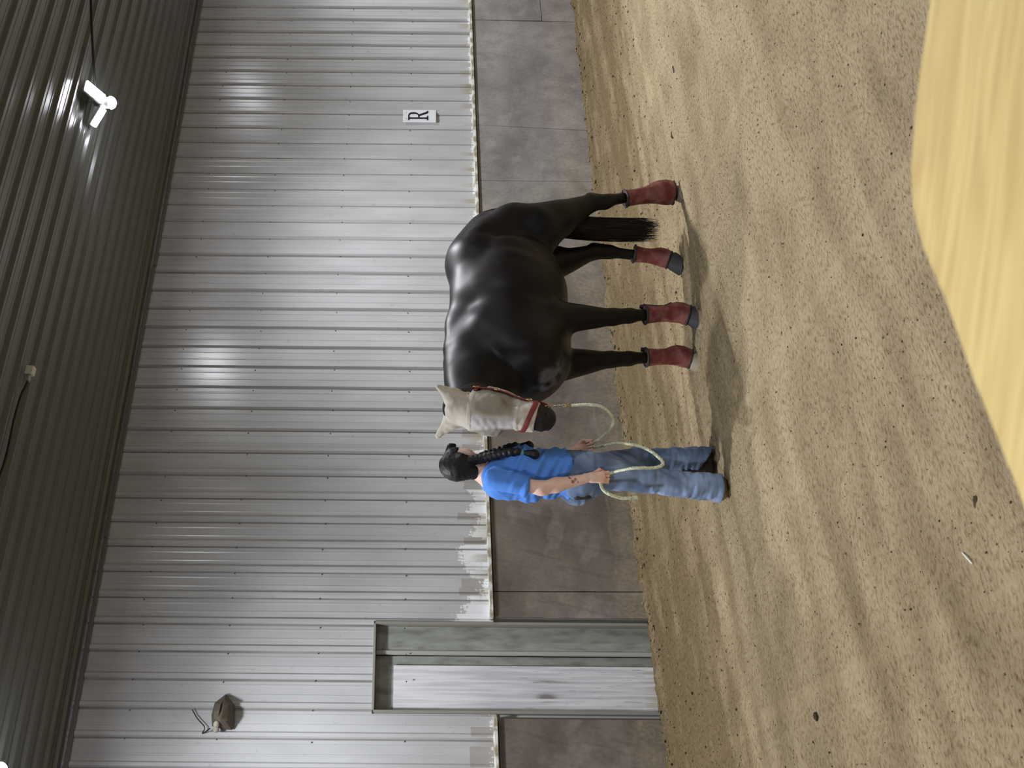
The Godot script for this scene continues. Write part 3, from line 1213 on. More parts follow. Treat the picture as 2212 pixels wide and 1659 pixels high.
func ear(b: Body, s: float, grow: float) -> void:
	var t := Vector3(-0.08, -0.01, -0.142) if s < 0.0 else Vector3(-0.08, 0.0, 0.178)
	b.add(Vector3(0.065, -0.045, 0.06 * s), Vector3(0.0, -0.025, 0.085 * s), 0.034 + grow, 0.038 + grow, 0.03)
	b.add(Vector3(0.0, -0.025, 0.085 * s), t, 0.038 + grow, 0.008 + grow, 0.03)


# where a ray from the head's axis leaves the head's skin
func on_head(b: Body, every: PackedInt32Array, from: Vector3, dir: Vector3, lift: float) -> Vector3:
	var t := 0.2
	for i in 24:
		t -= (b.at(from + dir * t, every) - lift) * 0.8
	return from + dir * t


func strap(out: Build, pts: Array, mids: Array, across: Array, wide: float, thick := 0.005, closed := false) -> void:
	# a flat leather strap along pts; across: direction of its width at each point
	var rings := []
	for i in pts.size():
		var o: Vector3 = (pts[i] - mids[i]).normalized()
		var w: Vector3 = (across[i] - o * across[i].dot(o)).normalized()
		rings.append([pts[i] + w * wide / 2, pts[i] + w * wide / 2 * 0.8 + o * thick, pts[i] - w * wide / 2 * 0.8 + o * thick, pts[i] - w * wide / 2, pts[i] - o * 0.003])
	if closed:
		rings.append(rings[0])
	out.loft(rings, not closed)


func build_horse() -> void:
	var label := "dark bay horse standing by the wall in a pale fly mask and red leg boots"
	var o := root_of("horse", label, "horse", Vector3(3.284, 0.0, 2.784))
	var ahead := Vector3(-0.993, 0, 0.115).normalized()
	o.basis = Basis(ahead, Vector3.UP, ahead.cross(Vector3.UP))
	var b := Body.new()
	# trunk
	b.add(H(0.12, 1.17, 0), H(-0.42, 1.20, 0), 0.31, 0.37, 0.06, 0.93)
	b.add(H(-0.42, 1.20, 0), H(-0.60, 1.215, 0), 0.37, 0.35, 0.05, 0.95)
	b.add(H(-0.55, 1.25, 0), H(-0.85, 1.28, 0), 0.3, 0.28, 0.06, 0.8)
	b.add(H(0.05, 1.555, 0), H(-0.16, 1.53, 0), 0.125, 0.13, 0.12, 0.55)
	b.add(H(-0.16, 1.50, 0), H(-0.42, 1.44, 0), 0.13, 0.16, 0.12, 0.8)
	b.add(H(-0.40, 1.42, 0), H(-0.72, 1.43, 0), 0.175, 0.215, 0.10, 1.05)
	b.add(H(-0.72, 1.42, 0), H(-0.96, 1.33, 0), 0.225, 0.19, 0.08, 1.15)
	# breast and shoulders
	b.add(H(0.18, 1.24, 0), H(0.19, 1.06, 0), 0.185, 0.15, 0.08, 1.05)
	b.add(H(0.14, 1.0, 0), H(-0.2, 0.99, 0), 0.135, 0.15, 0.08, 1.1)
	for s in [1.0, -1.0]:
		b.add(H(-0.03, 1.41, 0.1 * s), H(0.2, 1.12, 0.16 * s), 0.12, 0.13, 0.11)
		b.add(H(0.2, 1.12, 0.16 * s), H(-0.06, 0.97, 0.16 * s), 0.125, 0.115, 0.06)
	# neck, bent to its left so that the head looks at the handler
	b.add(H(0.1, 1.43, 0), H(0.38, 1.45, 0.05), 0.235, 0.2, 0.08, 0.72)
	b.add(H(0.38, 1.45, 0.05), H(0.62, 1.51, 0.15), 0.2, 0.145, 0.08, 0.78)
	b.add(H(0.2, 1.62, 0.01), H(0.64, 1.595, 0.16), 0.055, 0.055, 0.09)
	# hindquarters
	for s in [1.0, -1.0]:
		b.add(H(-0.82, 1.34, 0.12 * s), H(-0.94, 1.16, 0.14 * s), 0.18, 0.165, 0.035)
		b.add(H(-0.70, 1.47, 0.16 * s), H(-0.75, 1.44, 0.17 * s), 0.07, 0.07, 0.12)
	b.add(H(-0.93, 1.2, 0.14), H(-0.84, 1.0, 0.155), 0.175, 0.135, 0.03)
	b.add(H(-0.98, 1.14, 0.15), H(-1.0, 0.87, 0.17), 0.13, 0.125, 0.07)
	b.add(H(-0.92, 0.98, 0.17), H(-1.165, 0.61, 0.18), 0.165, 0.064, 0.06)
	b.add(H(-0.92, 1.2, -0.14), H(-0.74, 1.0, -0.155), 0.175, 0.125, 0.04)
	b.add(H(-0.97, 1.14, -0.15), H(-0.92, 0.86, -0.16), 0.13, 0.11, 0.07)
	b.add(H(-0.80, 1.0, -0.16), H(-0.985, 0.56, -0.14), 0.14, 0.056, 0.06)
	# hocks, cannons, pasterns behind
	b.add(H(-1.225, 0.605, 0.18), H(-1.17, 0.5, 0.18), 0.034, 0.05, 0.04)
	b.add(H(-1.165, 0.60, 0.18), H(-1.195, 0.47, 0.18), 0.058, 0.045, 0.03)
	b.add(H(-1.195, 0.47, 0.18), H(-1.285, 0.11, 0.18), 0.041, 0.035, 0.03)
	b.add(H(-1.29, 0.10, 0.18), H(-1.26, -0.01, 0.18), 0.05, 0.042, 0.03)
	b.add(H(-1.032, 0.545, -0.14), H(-0.99, 0.45, -0.14), 0.033, 0.048, 0.04)
	b.add(H(-0.985, 0.55, -0.14), H(-0.985, 0.42, -0.14), 0.057, 0.044, 0.03)
	b.add(H(-0.985, 0.42, -0.14), H(-0.935, 0.07, -0.14), 0.041, 0.035, 0.03)
	b.add(H(-0.935, 0.06, -0.14), H(-0.875, -0.05, -0.14), 0.05, 0.042, 0.03)
	# forelegs: forearm, knee, cannon, pastern
	b.add(H(-0.1, 0.95, 0.145), H(-0.115, 0.56, 0.14), 0.118, 0.053, 0.05)
	b.add(H(-0.12, 0.56, 0.14), H(-0.128, 0.45, 0.14), 0.056, 0.05, 0.03)
	b.add(H(-0.13, 0.45, 0.14), H(-0.155, 0.12, 0.14), 0.041, 0.036, 0.03)
	b.add(H(-0.158, 0.11, 0.14), H(-0.125, 0.02, 0.14), 0.05, 0.042, 0.03)
	b.add(H(0.075, 0.95, -0.145), H(0.02, 0.54, -0.14), 0.128, 0.053, 0.05)
	b.add(H(0.02, 0.54, -0.14), H(0.012, 0.42, -0.14), 0.056, 0.05, 0.03)
	b.add(H(0.01, 0.42, -0.14), H(-0.01, 0.08, -0.14), 0.041, 0.036, 0.03)
	b.add(H(-0.012, 0.07, -0.14), H(0.02, -0.02, -0.14), 0.05, 0.042, 0.03)
	var st := Build.new()
	var muscle := func(p: Vector3, n: Vector3) -> float:
		var e: float = nz2.get_noise_3d(p.x * 5.0, p.y * 4.0, p.z * 5.0) * 0.003
		# soft hollows: behind the shoulder, along the ribs, in front of the stifle
		e -= 0.008 * exp(-(pow((p.x + 0.2 + (p.y - 1.2) * 0.25) / 0.05, 2))) * smoothstep(0.9, 1.05, p.y) * (1.0 - smoothstep(1.35, 1.5, p.y))
		e += 0.004 * sin(p.x * 44.0 + p.y * 14.0) * exp(-(pow((p.x + 0.5) / 0.16, 2) + pow((p.y - 1.2) / 0.16, 2)))
		e -= 0.022 * exp(-(pow((p.x + 0.74 + (p.y - 1.2) * 0.1) / 0.04, 2) + pow((p.y - 1.26) / 0.2, 2)))
		return e
	var coat := func(p: Vector3, n: Vector3) -> Color:
		var c := Color(0.007, 0.0062, 0.0064)
		var brown := clampf(nz2.get_noise_3d(p.x * 2.2, p.y * 2.0, p.z * 2.0) * 0.7 + 0.35, 0.0, 1.0) * smoothstep(0.75, 1.0, p.y)
		c = c.lerp(Color(0.017, 0.0125, 0.011), brown)
		# pale dusty patch on the breast
		var a := p.x
		var l := -p.z
		if a > 0.08 and p.y < 1.2 and p.y > 0.86:
			var m: float = nz.get_noise_3d(p.x * 13.0, p.y * 11.0, p.z * 13.0)
			var near := exp(-(pow((p.y - 1.02) / 0.08, 2) + pow((l - 0.1) / 0.07, 2)))
			c = c.lerp(Color(0.13, 0.14, 0.15), clampf(near * (0.9 + m * 3.0), 0.0, 0.9))
		return c
	b.skin(st, 0.0135, muscle, coat)
	# head: a finer grid of its own in the same skin
	var poll := H(0.695, 1.654, 0.2115)
	var muzzle := H(0.806, 1.046, 0.28)
	var down := (muzzle - poll).normalized()
	var face := H(0.87, 0.0, 0.49)
	face = (face - down * down.dot(face)).normalized()
	head_place = Transform3D(Basis(down, face, down.cross(face)), poll)
	var hb := head_body(0.0)
	for s in [-1.0, 1.0]:
		ear(hb, s, -0.009)
		hb.add(Vector3(0.585, 0.05, 0.046 * s), Vector3(0.573, 0.03, 0.056 * s), 0.011, 0.008, 0.015, 1.0, true)
	hb.add(Vector3(0.05, -0.06, 0), head_place.affine_inverse() * H(0.56, 1.5, 0.12), 0.1, 0.13, 0.06)
	var muz := func(p: Vector3, n: Vector3) -> Color:
		return Color(0.02, 0.018, 0.018)
	hb.skin(st, 0.0075, null, muz, head_place)
	put("body", st.mesh(), M.coat, o)
	var whole := hb.all()
	# fly mask: a soft cover over the face, eyes, cheeks and ears
	var mb := head_body(0.011)
	for s in [-1.0, 1.0]:
		ear(mb, s, 0.011)
	mb.planes = [[Vector3(1, 0.06, 0.1), 0.515], [Vector3(-0.6, -0.8, 0).normalized(), 0.135]]
	var mesh_tone := func(p: Vector3, n: Vector3) -> Color:
		var white := lin(Color(0.8, 0.77, 0.72))
		var grey := lin(Color(0.56, 0.54, 0.5))
		# darker see-through mesh over the eyes and cheeks, pale fleece down the middle, round the ears and at the nose
		var side := absf(p.z)
		var t := smoothstep(0.055, 0.085, side + 0.03 * smoothstep(0.1, 0.3, p.x)) * smoothstep(0.13, 0.17, p.x) * (1.0 - smoothstep(0.36, 0.4, p.x))
		var c := white.lerp(grey, t * 0.75)
		var blaze := smoothstep(0.12, 0.14, p.x) * (1.0 - smoothstep(0.39, 0.41, p.x)) * (1.0 - smoothstep(0.035, 0.06, side + 0.06 * (p.x - 0.13)))
		c = c.lerp(lin(Color(0.82, 0.81, 0.84)), 0.75 * blaze)
		var m: float = nz.get_noise_3d(p.x * 18.0, p.y * 18.0, p.z * 18.0)
		return c * (1.0 + m * 0.12)
	var fold := func(p: Vector3, n: Vector3) -> float:
		return nz2.get_noise_3d(p.x * 22.0, p.y * 16.0, p.z * 16.0) * 0.003 + (0.004 if absf(p.x - 0.125) < 0.012 or absf(p.x - 0.4) < 0.01 else 0.0)
	st = Build.new()
	mb.skin(st, 0.006, fold, mesh_tone, head_place)
	put("fly_mask", st.mesh(), M.mask, o, "pale fly mask over the face and ears")
	# halter over the mask
	var hs := head_body(0.013)
	var ev := hs.all()
	var hal := Node3D.new()
	hal.name = "halter"
	hal.set_meta("label", "red leather halter with brass buckles")
	o.add_child(hal, true)
	st = Build.new()
	var pts := []
	var mids := []
	var acr := []
	for i in 28:
		var t := TAU * i / 28.0
		var c := Vector3(0.462 - 0.04 * sin(t), -0.03, 0)
		var q := on_head(hs, ev, c, Vector3(0, cos(t), sin(t)), 0.002)
		pts.append(head_place * q)
		mids.append(head_place * c)
		acr.append(head_place.basis * Vector3(1, 0, 0))
	strap(st, pts, mids, acr, 0.031, 0.005, true)
	put("noseband", st.mesh(), M.halter, hal)
	for s in [1.0, -1.0]:
		st = Build.new()
		pts = []
		mids = []
		acr = []
		for i in 14:
			var t := i / 13.0
			var c := Vector3(lerpf(0.46, 0.03, t), lerpf(-0.05, -0.1, t), 0)
			var q := on_head(hs, ev, c, Vector3(0, lerpf(-0.3, -0.3, t), s).normalized(), 0.003)
			pts.append(head_place * q)
			mids.append(head_place * c)
			acr.append(head_place.basis * Vector3(0, 1, 0))
		strap(st, pts, mids, acr, 0.03)
		put("cheek_strap", st.mesh(), M.halter, hal)
		for e in [0, 6, 10]:
			st = Build.new()
			var c: Vector3 = pts[e] + (pts[e] - mids[e]).normalized() * 0.006
			ring_of(st, c, (pts[e] - mids[e]).normalized(), 0.017, 0.003)
			put("buckle", st.mesh(), M.brass, hal)
	# strap round the jaw, and the one from it to the noseband under the chin
	st = Build.new()
	pts = []
	mids = []
	acr = []
	for i in 15:
		var t := lerpf(-2.15, 2.15, i / 14.0)
		var c := Vector3(0.14 + 0.02 * cos(t), -0.08, 0)
		var q := on_head(hs, ev, c, Vector3(0, -cos(t * 0.75), sin(t * 0.75)), 0.003)
		pts.append(head_place * q)
		mids.append(head_place * c)
		acr.append(head_place.basis * Vector3(1, 0, 0))
	strap(st, pts, mids, acr, 0.022)
	put("throat_strap", st.mesh(), M.halter, hal)
	st = Build.new()
	pts = []
	mids = []
	acr = []
	for i in 9:
		var t := i / 8.0
		var c := Vector3(lerpf(0.47, 0.57, t), -0.03, 0.0)
		var q := on_head(hs, ev, c, Vector3(0, -1.0, -0.35).normalized(), 0.006 + 0.01 * sin(t * PI))
		pts.append(head_place * q)
		mids.append(head_place * c)
		acr.append(head_place.basis * Vector3(0, 0, 1))
	strap(st, pts, mids, acr, 0.03, 0.008)
	put("chin_strap", st.mesh(), M.halter, hal)
	st = Build.new()
	ring_of(st, pts[8] + Vector3(0, -0.006, 0), Vector3(1, 0, 0.3).normalized(), 0.022, 0.0035)
	put("lead_ring", st.mesh(), M.brass, hal)
	lead_from = o.transform * (pts[8] + Vector3(0, -0.028, 0))
	# tail
	st = Build.new()
	var line := curve([H(-1.08, 1.45, 0), H(-1.15, 1.38, 0), H(-1.19, 1.2, -0.01), H(-1.165, 0.95, -0.02), H(-1.125, 0.6, -0.035), H(-1.115, 0.18, -0.035)], 7)
	var rings := []
	for k in line.size():
		var t := float(k) / (line.size() - 1)
		var row := []
		var wide := lerpf(0.035, 0.095, smoothstep(0.0, 0.4, t)) * (1.0 - 0.55 * smoothstep(0.75, 1.0, t))
		for i in 18:
			var a := TAU * i / 18
			var f := 1.0 + 0.1 * hash1(i * 3.0) * sin(t * 9.0 + i)
			row.append(line[k] + Vector3(sin(a) * wide * 0.62 * f, 0, cos(a) * wide * f))
		rings.append(row)
	st.loft(rings)
	put("tail", st.mesh(), M.tail, o)
	st = Build.new()
	for k in 460:
		var a := rng.randf() * TAU
		var r := sqrt(rng.randf())
		var t0 := rng.randf_range(0.1, 0.6)
		var i0 := int(t0 * (line.size() - 1))
		var way := []
		var far := Vector3(sin(a) * 0.064, 0, cos(a) * 0.1) * r
		for i in range(i0, line.size(), 3):
			var t := float(i) / (line.size() - 1)
			way.append(line[i] + far * lerpf(0.75, 1.06, smoothstep(0.1, 0.5, t)) + Vector3(sin(k + t * 6.0), 0, cos(k * 1.7 + t * 5.0)) * 0.005)
		way.append(line[-1] + far * 0.95 + Vector3(rng.randf_range(-0.012, 0.012), rng.randf_range(-0.11, 0.03), rng.randf_range(-0.015, 0.015)))
		st.tube(way, [0.0026, 0.0024, 0.0024, 0.0022, 0.0022, 0.002, 0.0018, 0.0016, 0.0012, 0.0006], 4)
	put("tail_hair", st.mesh(), M.tail, o, "", "stuff")
	# hooves and boots: [cannon top, fetlock, hoof, facing]
	leg_boot(o, H(-0.14, 0.345, 0.14), H(-0.158, 0.11, 0.14), H(-0.118, -0.02, 0.14), 0, "near fore")
	leg_boot(o, H(0.004, 0.3, -0.14), H(-0.012, 0.07, -0.14), H(0.026, -0.055, -0.14), 1, "off fore")
	leg_boot(o, H(-1.215, 0.345, 0.18), H(-1.285, 0.062, 0.18), H(-1.28, -0.1, 0.18), 2, "near hind")
	leg_boot(o, H(-0.967, 0.25, -0.14), H(-0.935, 0.05, -0.14), H(-0.865, -0.11, -0.14), 3, "off hind")


var lead_from := Vector3.ZERO


func ring_of(b: Build, c: Vector3, axis: Vector3, radius: float, thick: float) -> void:
	var u := axis.cross(Vector3.UP if absf(axis.y) < 0.9 else Vector3.RIGHT).normalized()
	var w := axis.cross(u)
	var way := []
	for i in 17:
		var t := TAU * i / 16.0
		way.append(c + (u * cos(t) + w * sin(t)) * radius)
	b.tube(way, [thick], 6)


func oval(c: Vector3, axis: Vector3, back: float, front: float, side: float, n := 20) -> Array:
	# a ring square to axis; x is the horse's forward direction
	var fwd := (Vector3.RIGHT - axis * axis.x).normalized()
	var lat := axis.cross(fwd).normalized()
	var row := []
	for i in n:
		var t := TAU * i / n
		var r := front if cos(t) > 0.0 else back
		row.append(c + fwd * cos(t) * r + lat * sin(t) * side)
	return row


func leg_boot(o: Node3D, top: Vector3, fet: Vector3, hoof: Vector3, which: int, _w: String) -> void:
	var boot := Node3D.new()
	boot.name = "leg_boot"
	boot.set_meta("label", "dusty red leg boot with black binding")
	o.add_child(boot, true)
	var dn := (fet - top).normalized()
	var pas := (hoof - fet).normalized()
	var st := Build.new()
	var rings := []
	var L := top.distance_to(fet)
	# down the cannon, swelling over the fetlock, in again at the pastern
	for e in [[0.0, 0.07, 0.06, 0.062], [0.1, 0.065, 0.057, 0.059], [0.35, 0.057, 0.052, 0.054], [0.6, 0.06, 0.053, 0.055], [0.8, 0.076, 0.06, 0.063], [0.95, 0.083, 0.064, 0.066]]:
		rings.append(oval(top + dn * L * e[0], dn, e[1], e[2], e[3]))
	rings.append(oval(fet + pas * 0.025, (dn + pas).normalized(), 0.08, 0.07, 0.068))
	rings.append(oval(fet + pas * (0.055 if which == 0 or which == 3 else 0.075), pas, 0.066, 0.068, 0.064))
	for r in rings.size():
		for i in rings[r].size():
			var p: Vector3 = rings[r][i]
			var n: float = nz2.get_noise_3d(p.x * 20.0, p.y * 20.0, p.z * 20.0 + which * 10.0) * 0.004
			rings[r][i] = p + (p - (top if r == 0 else fet)).normalized() * n
	if which == 2:
		for r in range(2, rings.size()):
			var cen := Vector3.ZERO
			for p in rings[r]:
				cen += p / rings[r].size()
			var grow := 1.0 + 0.07 * minf(r - 1, 4)
			for i in rings[r].size():
				rings[r][i] = cen + (rings[r][i] - cen) * grow
	st.loft(rings)
	put("boot_shell", st.mesh(), M.boot, boot)
	# bindings: top edge, seam down the outside, lower edge
	st = Build.new()
	var edge: Array = rings[0].duplicate()
	edge.append(edge[0])
	st.tube(edge, [0.0075], 6)
	put("binding", st.mesh(), M.rubber, boot)
	st = Build.new()
	edge = rings[-1].duplicate()
	edge.append(edge[0])
	st.tube(edge, [0.006], 6)
	put("binding", st.mesh(), M.rubber, boot)
	if which != 1:
		st = Build.new()
		var seam := []
		var at_ := 11 if which == 0 else 9
		for r in rings.size():
			seam.append(rings[r][(at_ + int(2.2 * sin(r * 0.9))) % 20] + (rings[r][at_] - rings[r][(at_ + 10) % 20]).normalized() * 0.002)
		st.tube(curve(seam, 3), [0.0055], 6)
		put("strap", st.mesh(), M.rubber, boot)
	# loose tab at the top
	st = Build.new()
	var tab: Vector3 = rings[0][10 if which < 2 else 0]
	st.box(tab + Vector3(0, 0.006, 0), Vector3(0.02, 0.03, 0.03), 0.004)
	put("tab", st.mesh(), M.rubber, boot)
	# hoof
	var floor_y := hoof.y
	st = Build.new()
	rings = []
	var f := Vector3(0.03, 0, 0)
	rings.append(oval(Vector3(hoof.x - 0.008, floor_y + 0.068, hoof.z), Vector3.DOWN, 0.045, 0.05, 0.05))
	rings.append(oval(Vector3(hoof.x, floor_y + 0.06, hoof.z), Vector3.DOWN, 0.052, 0.058, 0.057))
	rings.append(oval(Vector3(hoof.x + 0.008, floor_y + 0.02, hoof.z), Vector3.DOWN, 0.057, 0.07, 0.065))
	rings.append(oval(Vector3(hoof.x + 0.012, floor_y - 0.02, hoof.z), Vector3.DOWN, 0.06, 0.078, 0.069))
	st.loft(rings)
	put("hoof", st.mesh(), M.hoof if which != 3 else M.hoof_dark, o)
	if which == 0 or which == 3:
		st = Build.new()
		rings = []
		rings.append(oval(fet + pas * 0.05, pas, 0.056, 0.058, 0.056))
		rings.append(oval(fet + pas * 0.085, pas, 0.068, 0.072, 0.068))
		rings.append(oval(hoof + Vector3(0.006, 0.042, 0), Vector3.DOWN, 0.07, 0.078, 0.074))
		st.loft(rings, false)
		put("bell_cuff", st.mesh(), M.rubber, boot)


# ------------------------------------------------------------------ the handler
var hand_near := Vector3.ZERO
var hand_far := Vector3.ZERO


func finger(b: Body, points: Array, r: float) -> void:
	for i in points.size() - 1:
		b.add(points[i], points[i + 1], r * (1.0 - 0.1 * i), r * (0.92 - 0.1 * i), 0.004)


# a hand closed round something: wrist, direction along the hand, out of the back of the hand, side of the thumb
func fist(out: Build, wrist: Vector3, along: Vector3, back: Vector3, thumb: Vector3, paint) -> void:
	var place := Transform3D(Basis(along, back, along.cross(back)), wrist)
	var flip := 1.0 if place.basis.z.dot(thumb) > 0.0 else -1.0
	var b := Body.new()
	b.add(Vector3(-0.04, 0, 0), Vector3(0.0, 0, 0), 0.026, 0.025, 0.02)
	b.add(Vector3(0.0, 0.0, 0.012 * flip), Vector3(0.065, 0.004, 0.024 * flip), 0.02, 0.015, 0.018)
	b.add(Vector3(0.0, 0.0, -0.01 * flip), Vector3(0.06, 0.0, -0.022 * flip), 0.02, 0.014, 0.018)
	b.add(Vector3(0.02, 0.0, 0.0), Vector3(0.068, 0.004, 0.0), 0.019, 0.015, 0.015)
	for k in 4:
		var z: float = [0.031, 0.0105, -0.0095, -0.028][k] * flip
		var s: float = [0.95, 1.0, 0.95, 0.8][k]
		finger(b, [Vector3(0.068, 0.003, z), Vector3(0.068 + 0.034 * s, -0.006, z * 1.02), Vector3(0.068 + 0.036 * s, -0.03, z * 0.98), Vector3(0.068 + 0.014 * s, -0.044, z * 0.94), Vector3(0.062, -0.034, z * 0.9)], 0.0092 * (0.88 + 0.12 * s))
	finger(b, [Vector3(0.018, -0.006, 0.03 * flip), Vector3(0.05, -0.02, 0.047 * flip), Vector3(0.076, -0.034, 0.036 * flip), Vector3(0.088, -0.043, 0.016 * flip)], 0.0105)
	b.skin(out, 0.0034, null, paint, place)


func build_person() -> void:
	var o := root_of("person", "person in blue t-shirt and jeans with black braids, holding the horse's coiled lead rope", "person", Vector3(2.341, -0.006, 2.804))
	var f := Vector3(0.986, 0, 0.165).normalized()
	o.basis = Basis(f, Vector3.UP, f.cross(Vector3.UP))
	var skin_tone := func(p: Vector3, n: Vector3) -> Color:
		var c := lin(Color(0.97, 0.83, 0.77))
		var m: float = nz2.get_noise_3d(p.x * 14.0, p.y * 14.0, p.z * 14.0)
		c = c.lerp(lin(Color(0.92, 0.69, 0.63)), clampf(0.25 + m * 0.4, 0.0, 1.0))
		# a small dark tattoo on the outer side of the forearm
		if n.z > 0.35 and p.z > 0.18 and p.y > 0.88 and p.y < 0.99:
			var u := p.x + 0.122 - (p.y - 0.93) * 0.28
			var t := absf(u - 0.011 * sin(p.y * 150.0)) - 0.009
			if t < 0.0 and absf(p.y - 0.947) < 0.026 and nz.get_noise_3d(p.x * 60.0, p.y * 60.0, 0.0) > -0.18:
				c = c.lerp(lin(Color(0.3, 0.25, 0.27)), 0.8)
		return c
	# the body, one skin from head to feet (most of it under the clothes)
	var b := Body.new()
	var yaw := Basis(Vector3.UP, 0.38) * Basis(Vector3.BACK, -0.34)
	var hc := Vector3(0.045, 1.6, 0.0)
	var hp := func(x: float, y: float, z: float) -> Vector3: return hc + yaw * Vector3(x, y, z)
	b.add(hp.call(-0.012, 0.02, 0), hp.call(0.02, 0.018, 0), 0.086, 0.08, 0.03, 0.9)
	b.add(hp.call(0.03, -0.02, 0), hp.call(0.052, -0.07, 0), 0.062, 0.046, 0.03)
	b.add(hp.call(0.062, -0.092, 0), hp.call(0.075, -0.098, 0), 0.026, 0.021, 0.02)
	b.add(hp.call(0.092, -0.005, 0), hp.call(0.113, -0.04, 0), 0.009, 0.012, 0.014)
	b.add(hp.call(0.088, -0.072, 0.012), hp.call(0.088, -0.072, -0.012), 0.009, 0.009, 0.012)
	b.add(hp.call(0.06, -0.03, 0.038), hp.call(0.06, -0.03, 0.038), 0.03, 0.03, 0.03)
	b.add(hp.call(0.06, -0.03, -0.038), hp.call(0.06, -0.03, -0.038), 0.03, 0.03, 0.03)
	b.add(hp.call(0.096, 0.0, 0.034), hp.call(0.096, 0.0, 0.034), 0.014, 0.014, 0.014, 1.0, true)
	b.add(hp.call(0.096, 0.0, -0.034), hp.call(0.096, 0.0, -0.034), 0.014, 0.014, 0.014, 1.0, true)
	for s in [1.0, -1.0]:
		b.add(hp.call(0.075, 0.0, 0.033 * s), hp.call(0.075, 0.0, 0.033 * s), 0.014, 0.014, 0.005)
		b.add(hp.call(-0.012, -0.01, 0.083 * s), hp.call(-0.006, -0.045, 0.08 * s), 0.014, 0.009, 0.012)
	b.add(Vector3(0.015, 1.53, 0), Vector3(-0.035, 1.41, 0), 0.052, 0.06, 0.04)
	b.add(Vector3(-0.03, 1.37, 0), Vector3(0.0, 1.02, 0), 0.1, 0.11, 0.06, 1.35)
	b.add(Vector3(0.0, 0.95, 0), Vector3(-0.01, 0.86, 0), 0.12, 0.12, 0.06, 1.15)
	b.add(Vector3(-0.03, 0.82, 0.085), Vector3(-0.075, 0.48, 0.1), 0.08, 0.05, 0.04)
	b.add(Vector3(-0.075, 0.48, 0.1), Vector3(-0.125, 0.09, 0.1), 0.05, 0.034, 0.03)
	b.add(Vector3(-0.13, 0.05, 0.1), Vector3(-0.08, 0.03, 0.11), 0.03, 0.026, 0.03)
	b.add(Vector3(0.02, 0.82, -0.085), Vector3(0.1, 0.46, -0.1), 0.08, 0.05, 0.04)
	b.add(Vector3(0.1, 0.46, -0.1), Vector3(0.085, 0.09, -0.1), 0.05, 0.034, 0.03)
	b.add(Vector3(0.06, 0.05, -0.1), Vector3(0.14, 0.03, -0.11), 0.03, 0.026, 0.03)
	# arms
	var elbow_n := Vector3(-0.158, 1.13, 0.215)
	var wrist_n := Vector3(-0.095, 0.845, 0.235)
	var elbow_f := Vector3(0.03, 1.12, -0.215)
	var wrist_f := Vector3(0.185, 0.85, -0.155)
	b.add(Vector3(-0.05, 1.37, 0.1), Vector3(-0.09, 1.37, 0.16), 0.05, 0.045, 0.03)
	b.add(Vector3(-0.09, 1.39, 0.165), elbow_n, 0.05, 0.04, 0.03)
	b.add(elbow_n, elbow_n.lerp(wrist_n, 0.3), 0.04, 0.041, 0.03)
	b.add(elbow_n.lerp(wrist_n, 0.3), wrist_n, 0.041, 0.026, 0.03)
	b.add(Vector3(-0.03, 1.37, -0.1), Vector3(-0.03, 1.37, -0.16), 0.05, 0.045, 0.03)
	b.add(Vector3(-0.03, 1.39, -0.165), elbow_f, 0.05, 0.04, 0.03)
	b.add(elbow_f, elbow_f.lerp(wrist_f, 0.3), 0.04, 0.04, 0.03)
	b.add(elbow_f.lerp(wrist_f, 0.3), wrist_f, 0.04, 0.025, 0.03)
	var st := Build.new()
	b.skin(st, 0.0085, null, skin_tone)
	# hands in finer grids of the same skin
	var along_n := Vector3(0.02, -0.99, -0.05).normalized()
	var back_n := Vector3(-0.25, 0.0, 0.97)
	back_n = (back_n - along_n * along_n.dot(back_n)).normalized()
	fist(st, wrist_n + along_n * 0.012, along_n, back_n, Vector3(1, 0, 0), skin_tone)
	hand_near = o.transform * (wrist_n + along_n * 0.088 - back_n * 0.024)
	var along_f := Vector3(0.35, -0.93, -0.05).normalized()
	var back_f := Vector3(0.3, 0.1, -0.95)
	back_f = (back_f - along_f * along_f.dot(back_f)).normalized()
	fist(st, wrist_f + along_f * 0.012, along_f, back_f, Vector3(1, 0.2, 0), skin_tone)
	hand_far = o.transform * (wrist_f + along_f * 0.088 - back_f * 0.024)
	put("body", st.mesh(), M.skin, o)
	# t-shirt
	st = Build.new()
	b = Body.new()
	b.add(Vector3(-0.03, 1.35, 0), Vector3(-0.02, 1.18, 0), 0.115, 0.142, 0.06, 1.3)
	b.add(Vector3(-0.02, 1.18, 0), Vector3(-0.005, 0.9, 0), 0.142, 0.152, 0.06, 1.2)
	b.add(Vector3(0.05, 1.23, 0.085), Vector3(0.05, 1.23, 0.085), 0.085, 0.085, 0.06)
	b.add(Vector3(0.05, 1.23, -0.085), Vector3(0.05, 1.23, -0.085), 0.085, 0.085, 0.06)
	b.add(Vector3(-0.045, 1.42, 0.05), Vector3(-0.085, 1.395, 0.15), 0.05, 0.064, 0.05)
	b.add(Vector3(-0.04, 1.42, -0.05), Vector3(-0.035, 1.395, -0.15), 0.05, 0.064, 0.05)
	b.add(Vector3(-0.1, 1.36, 0), Vector3(-0.09, 1.2, 0), 0.07, 0.08, 0.06, 1.6)
	b.add(Vector3(0.02, 1.54, 0), Vector3(-0.02, 1.46, 0), 0.05, 0.056, 0.012, 1.0, true)
	b.planes = [[Vector3(0.282, -0.959, 0).normalized(), -0.798 - 0.082]]
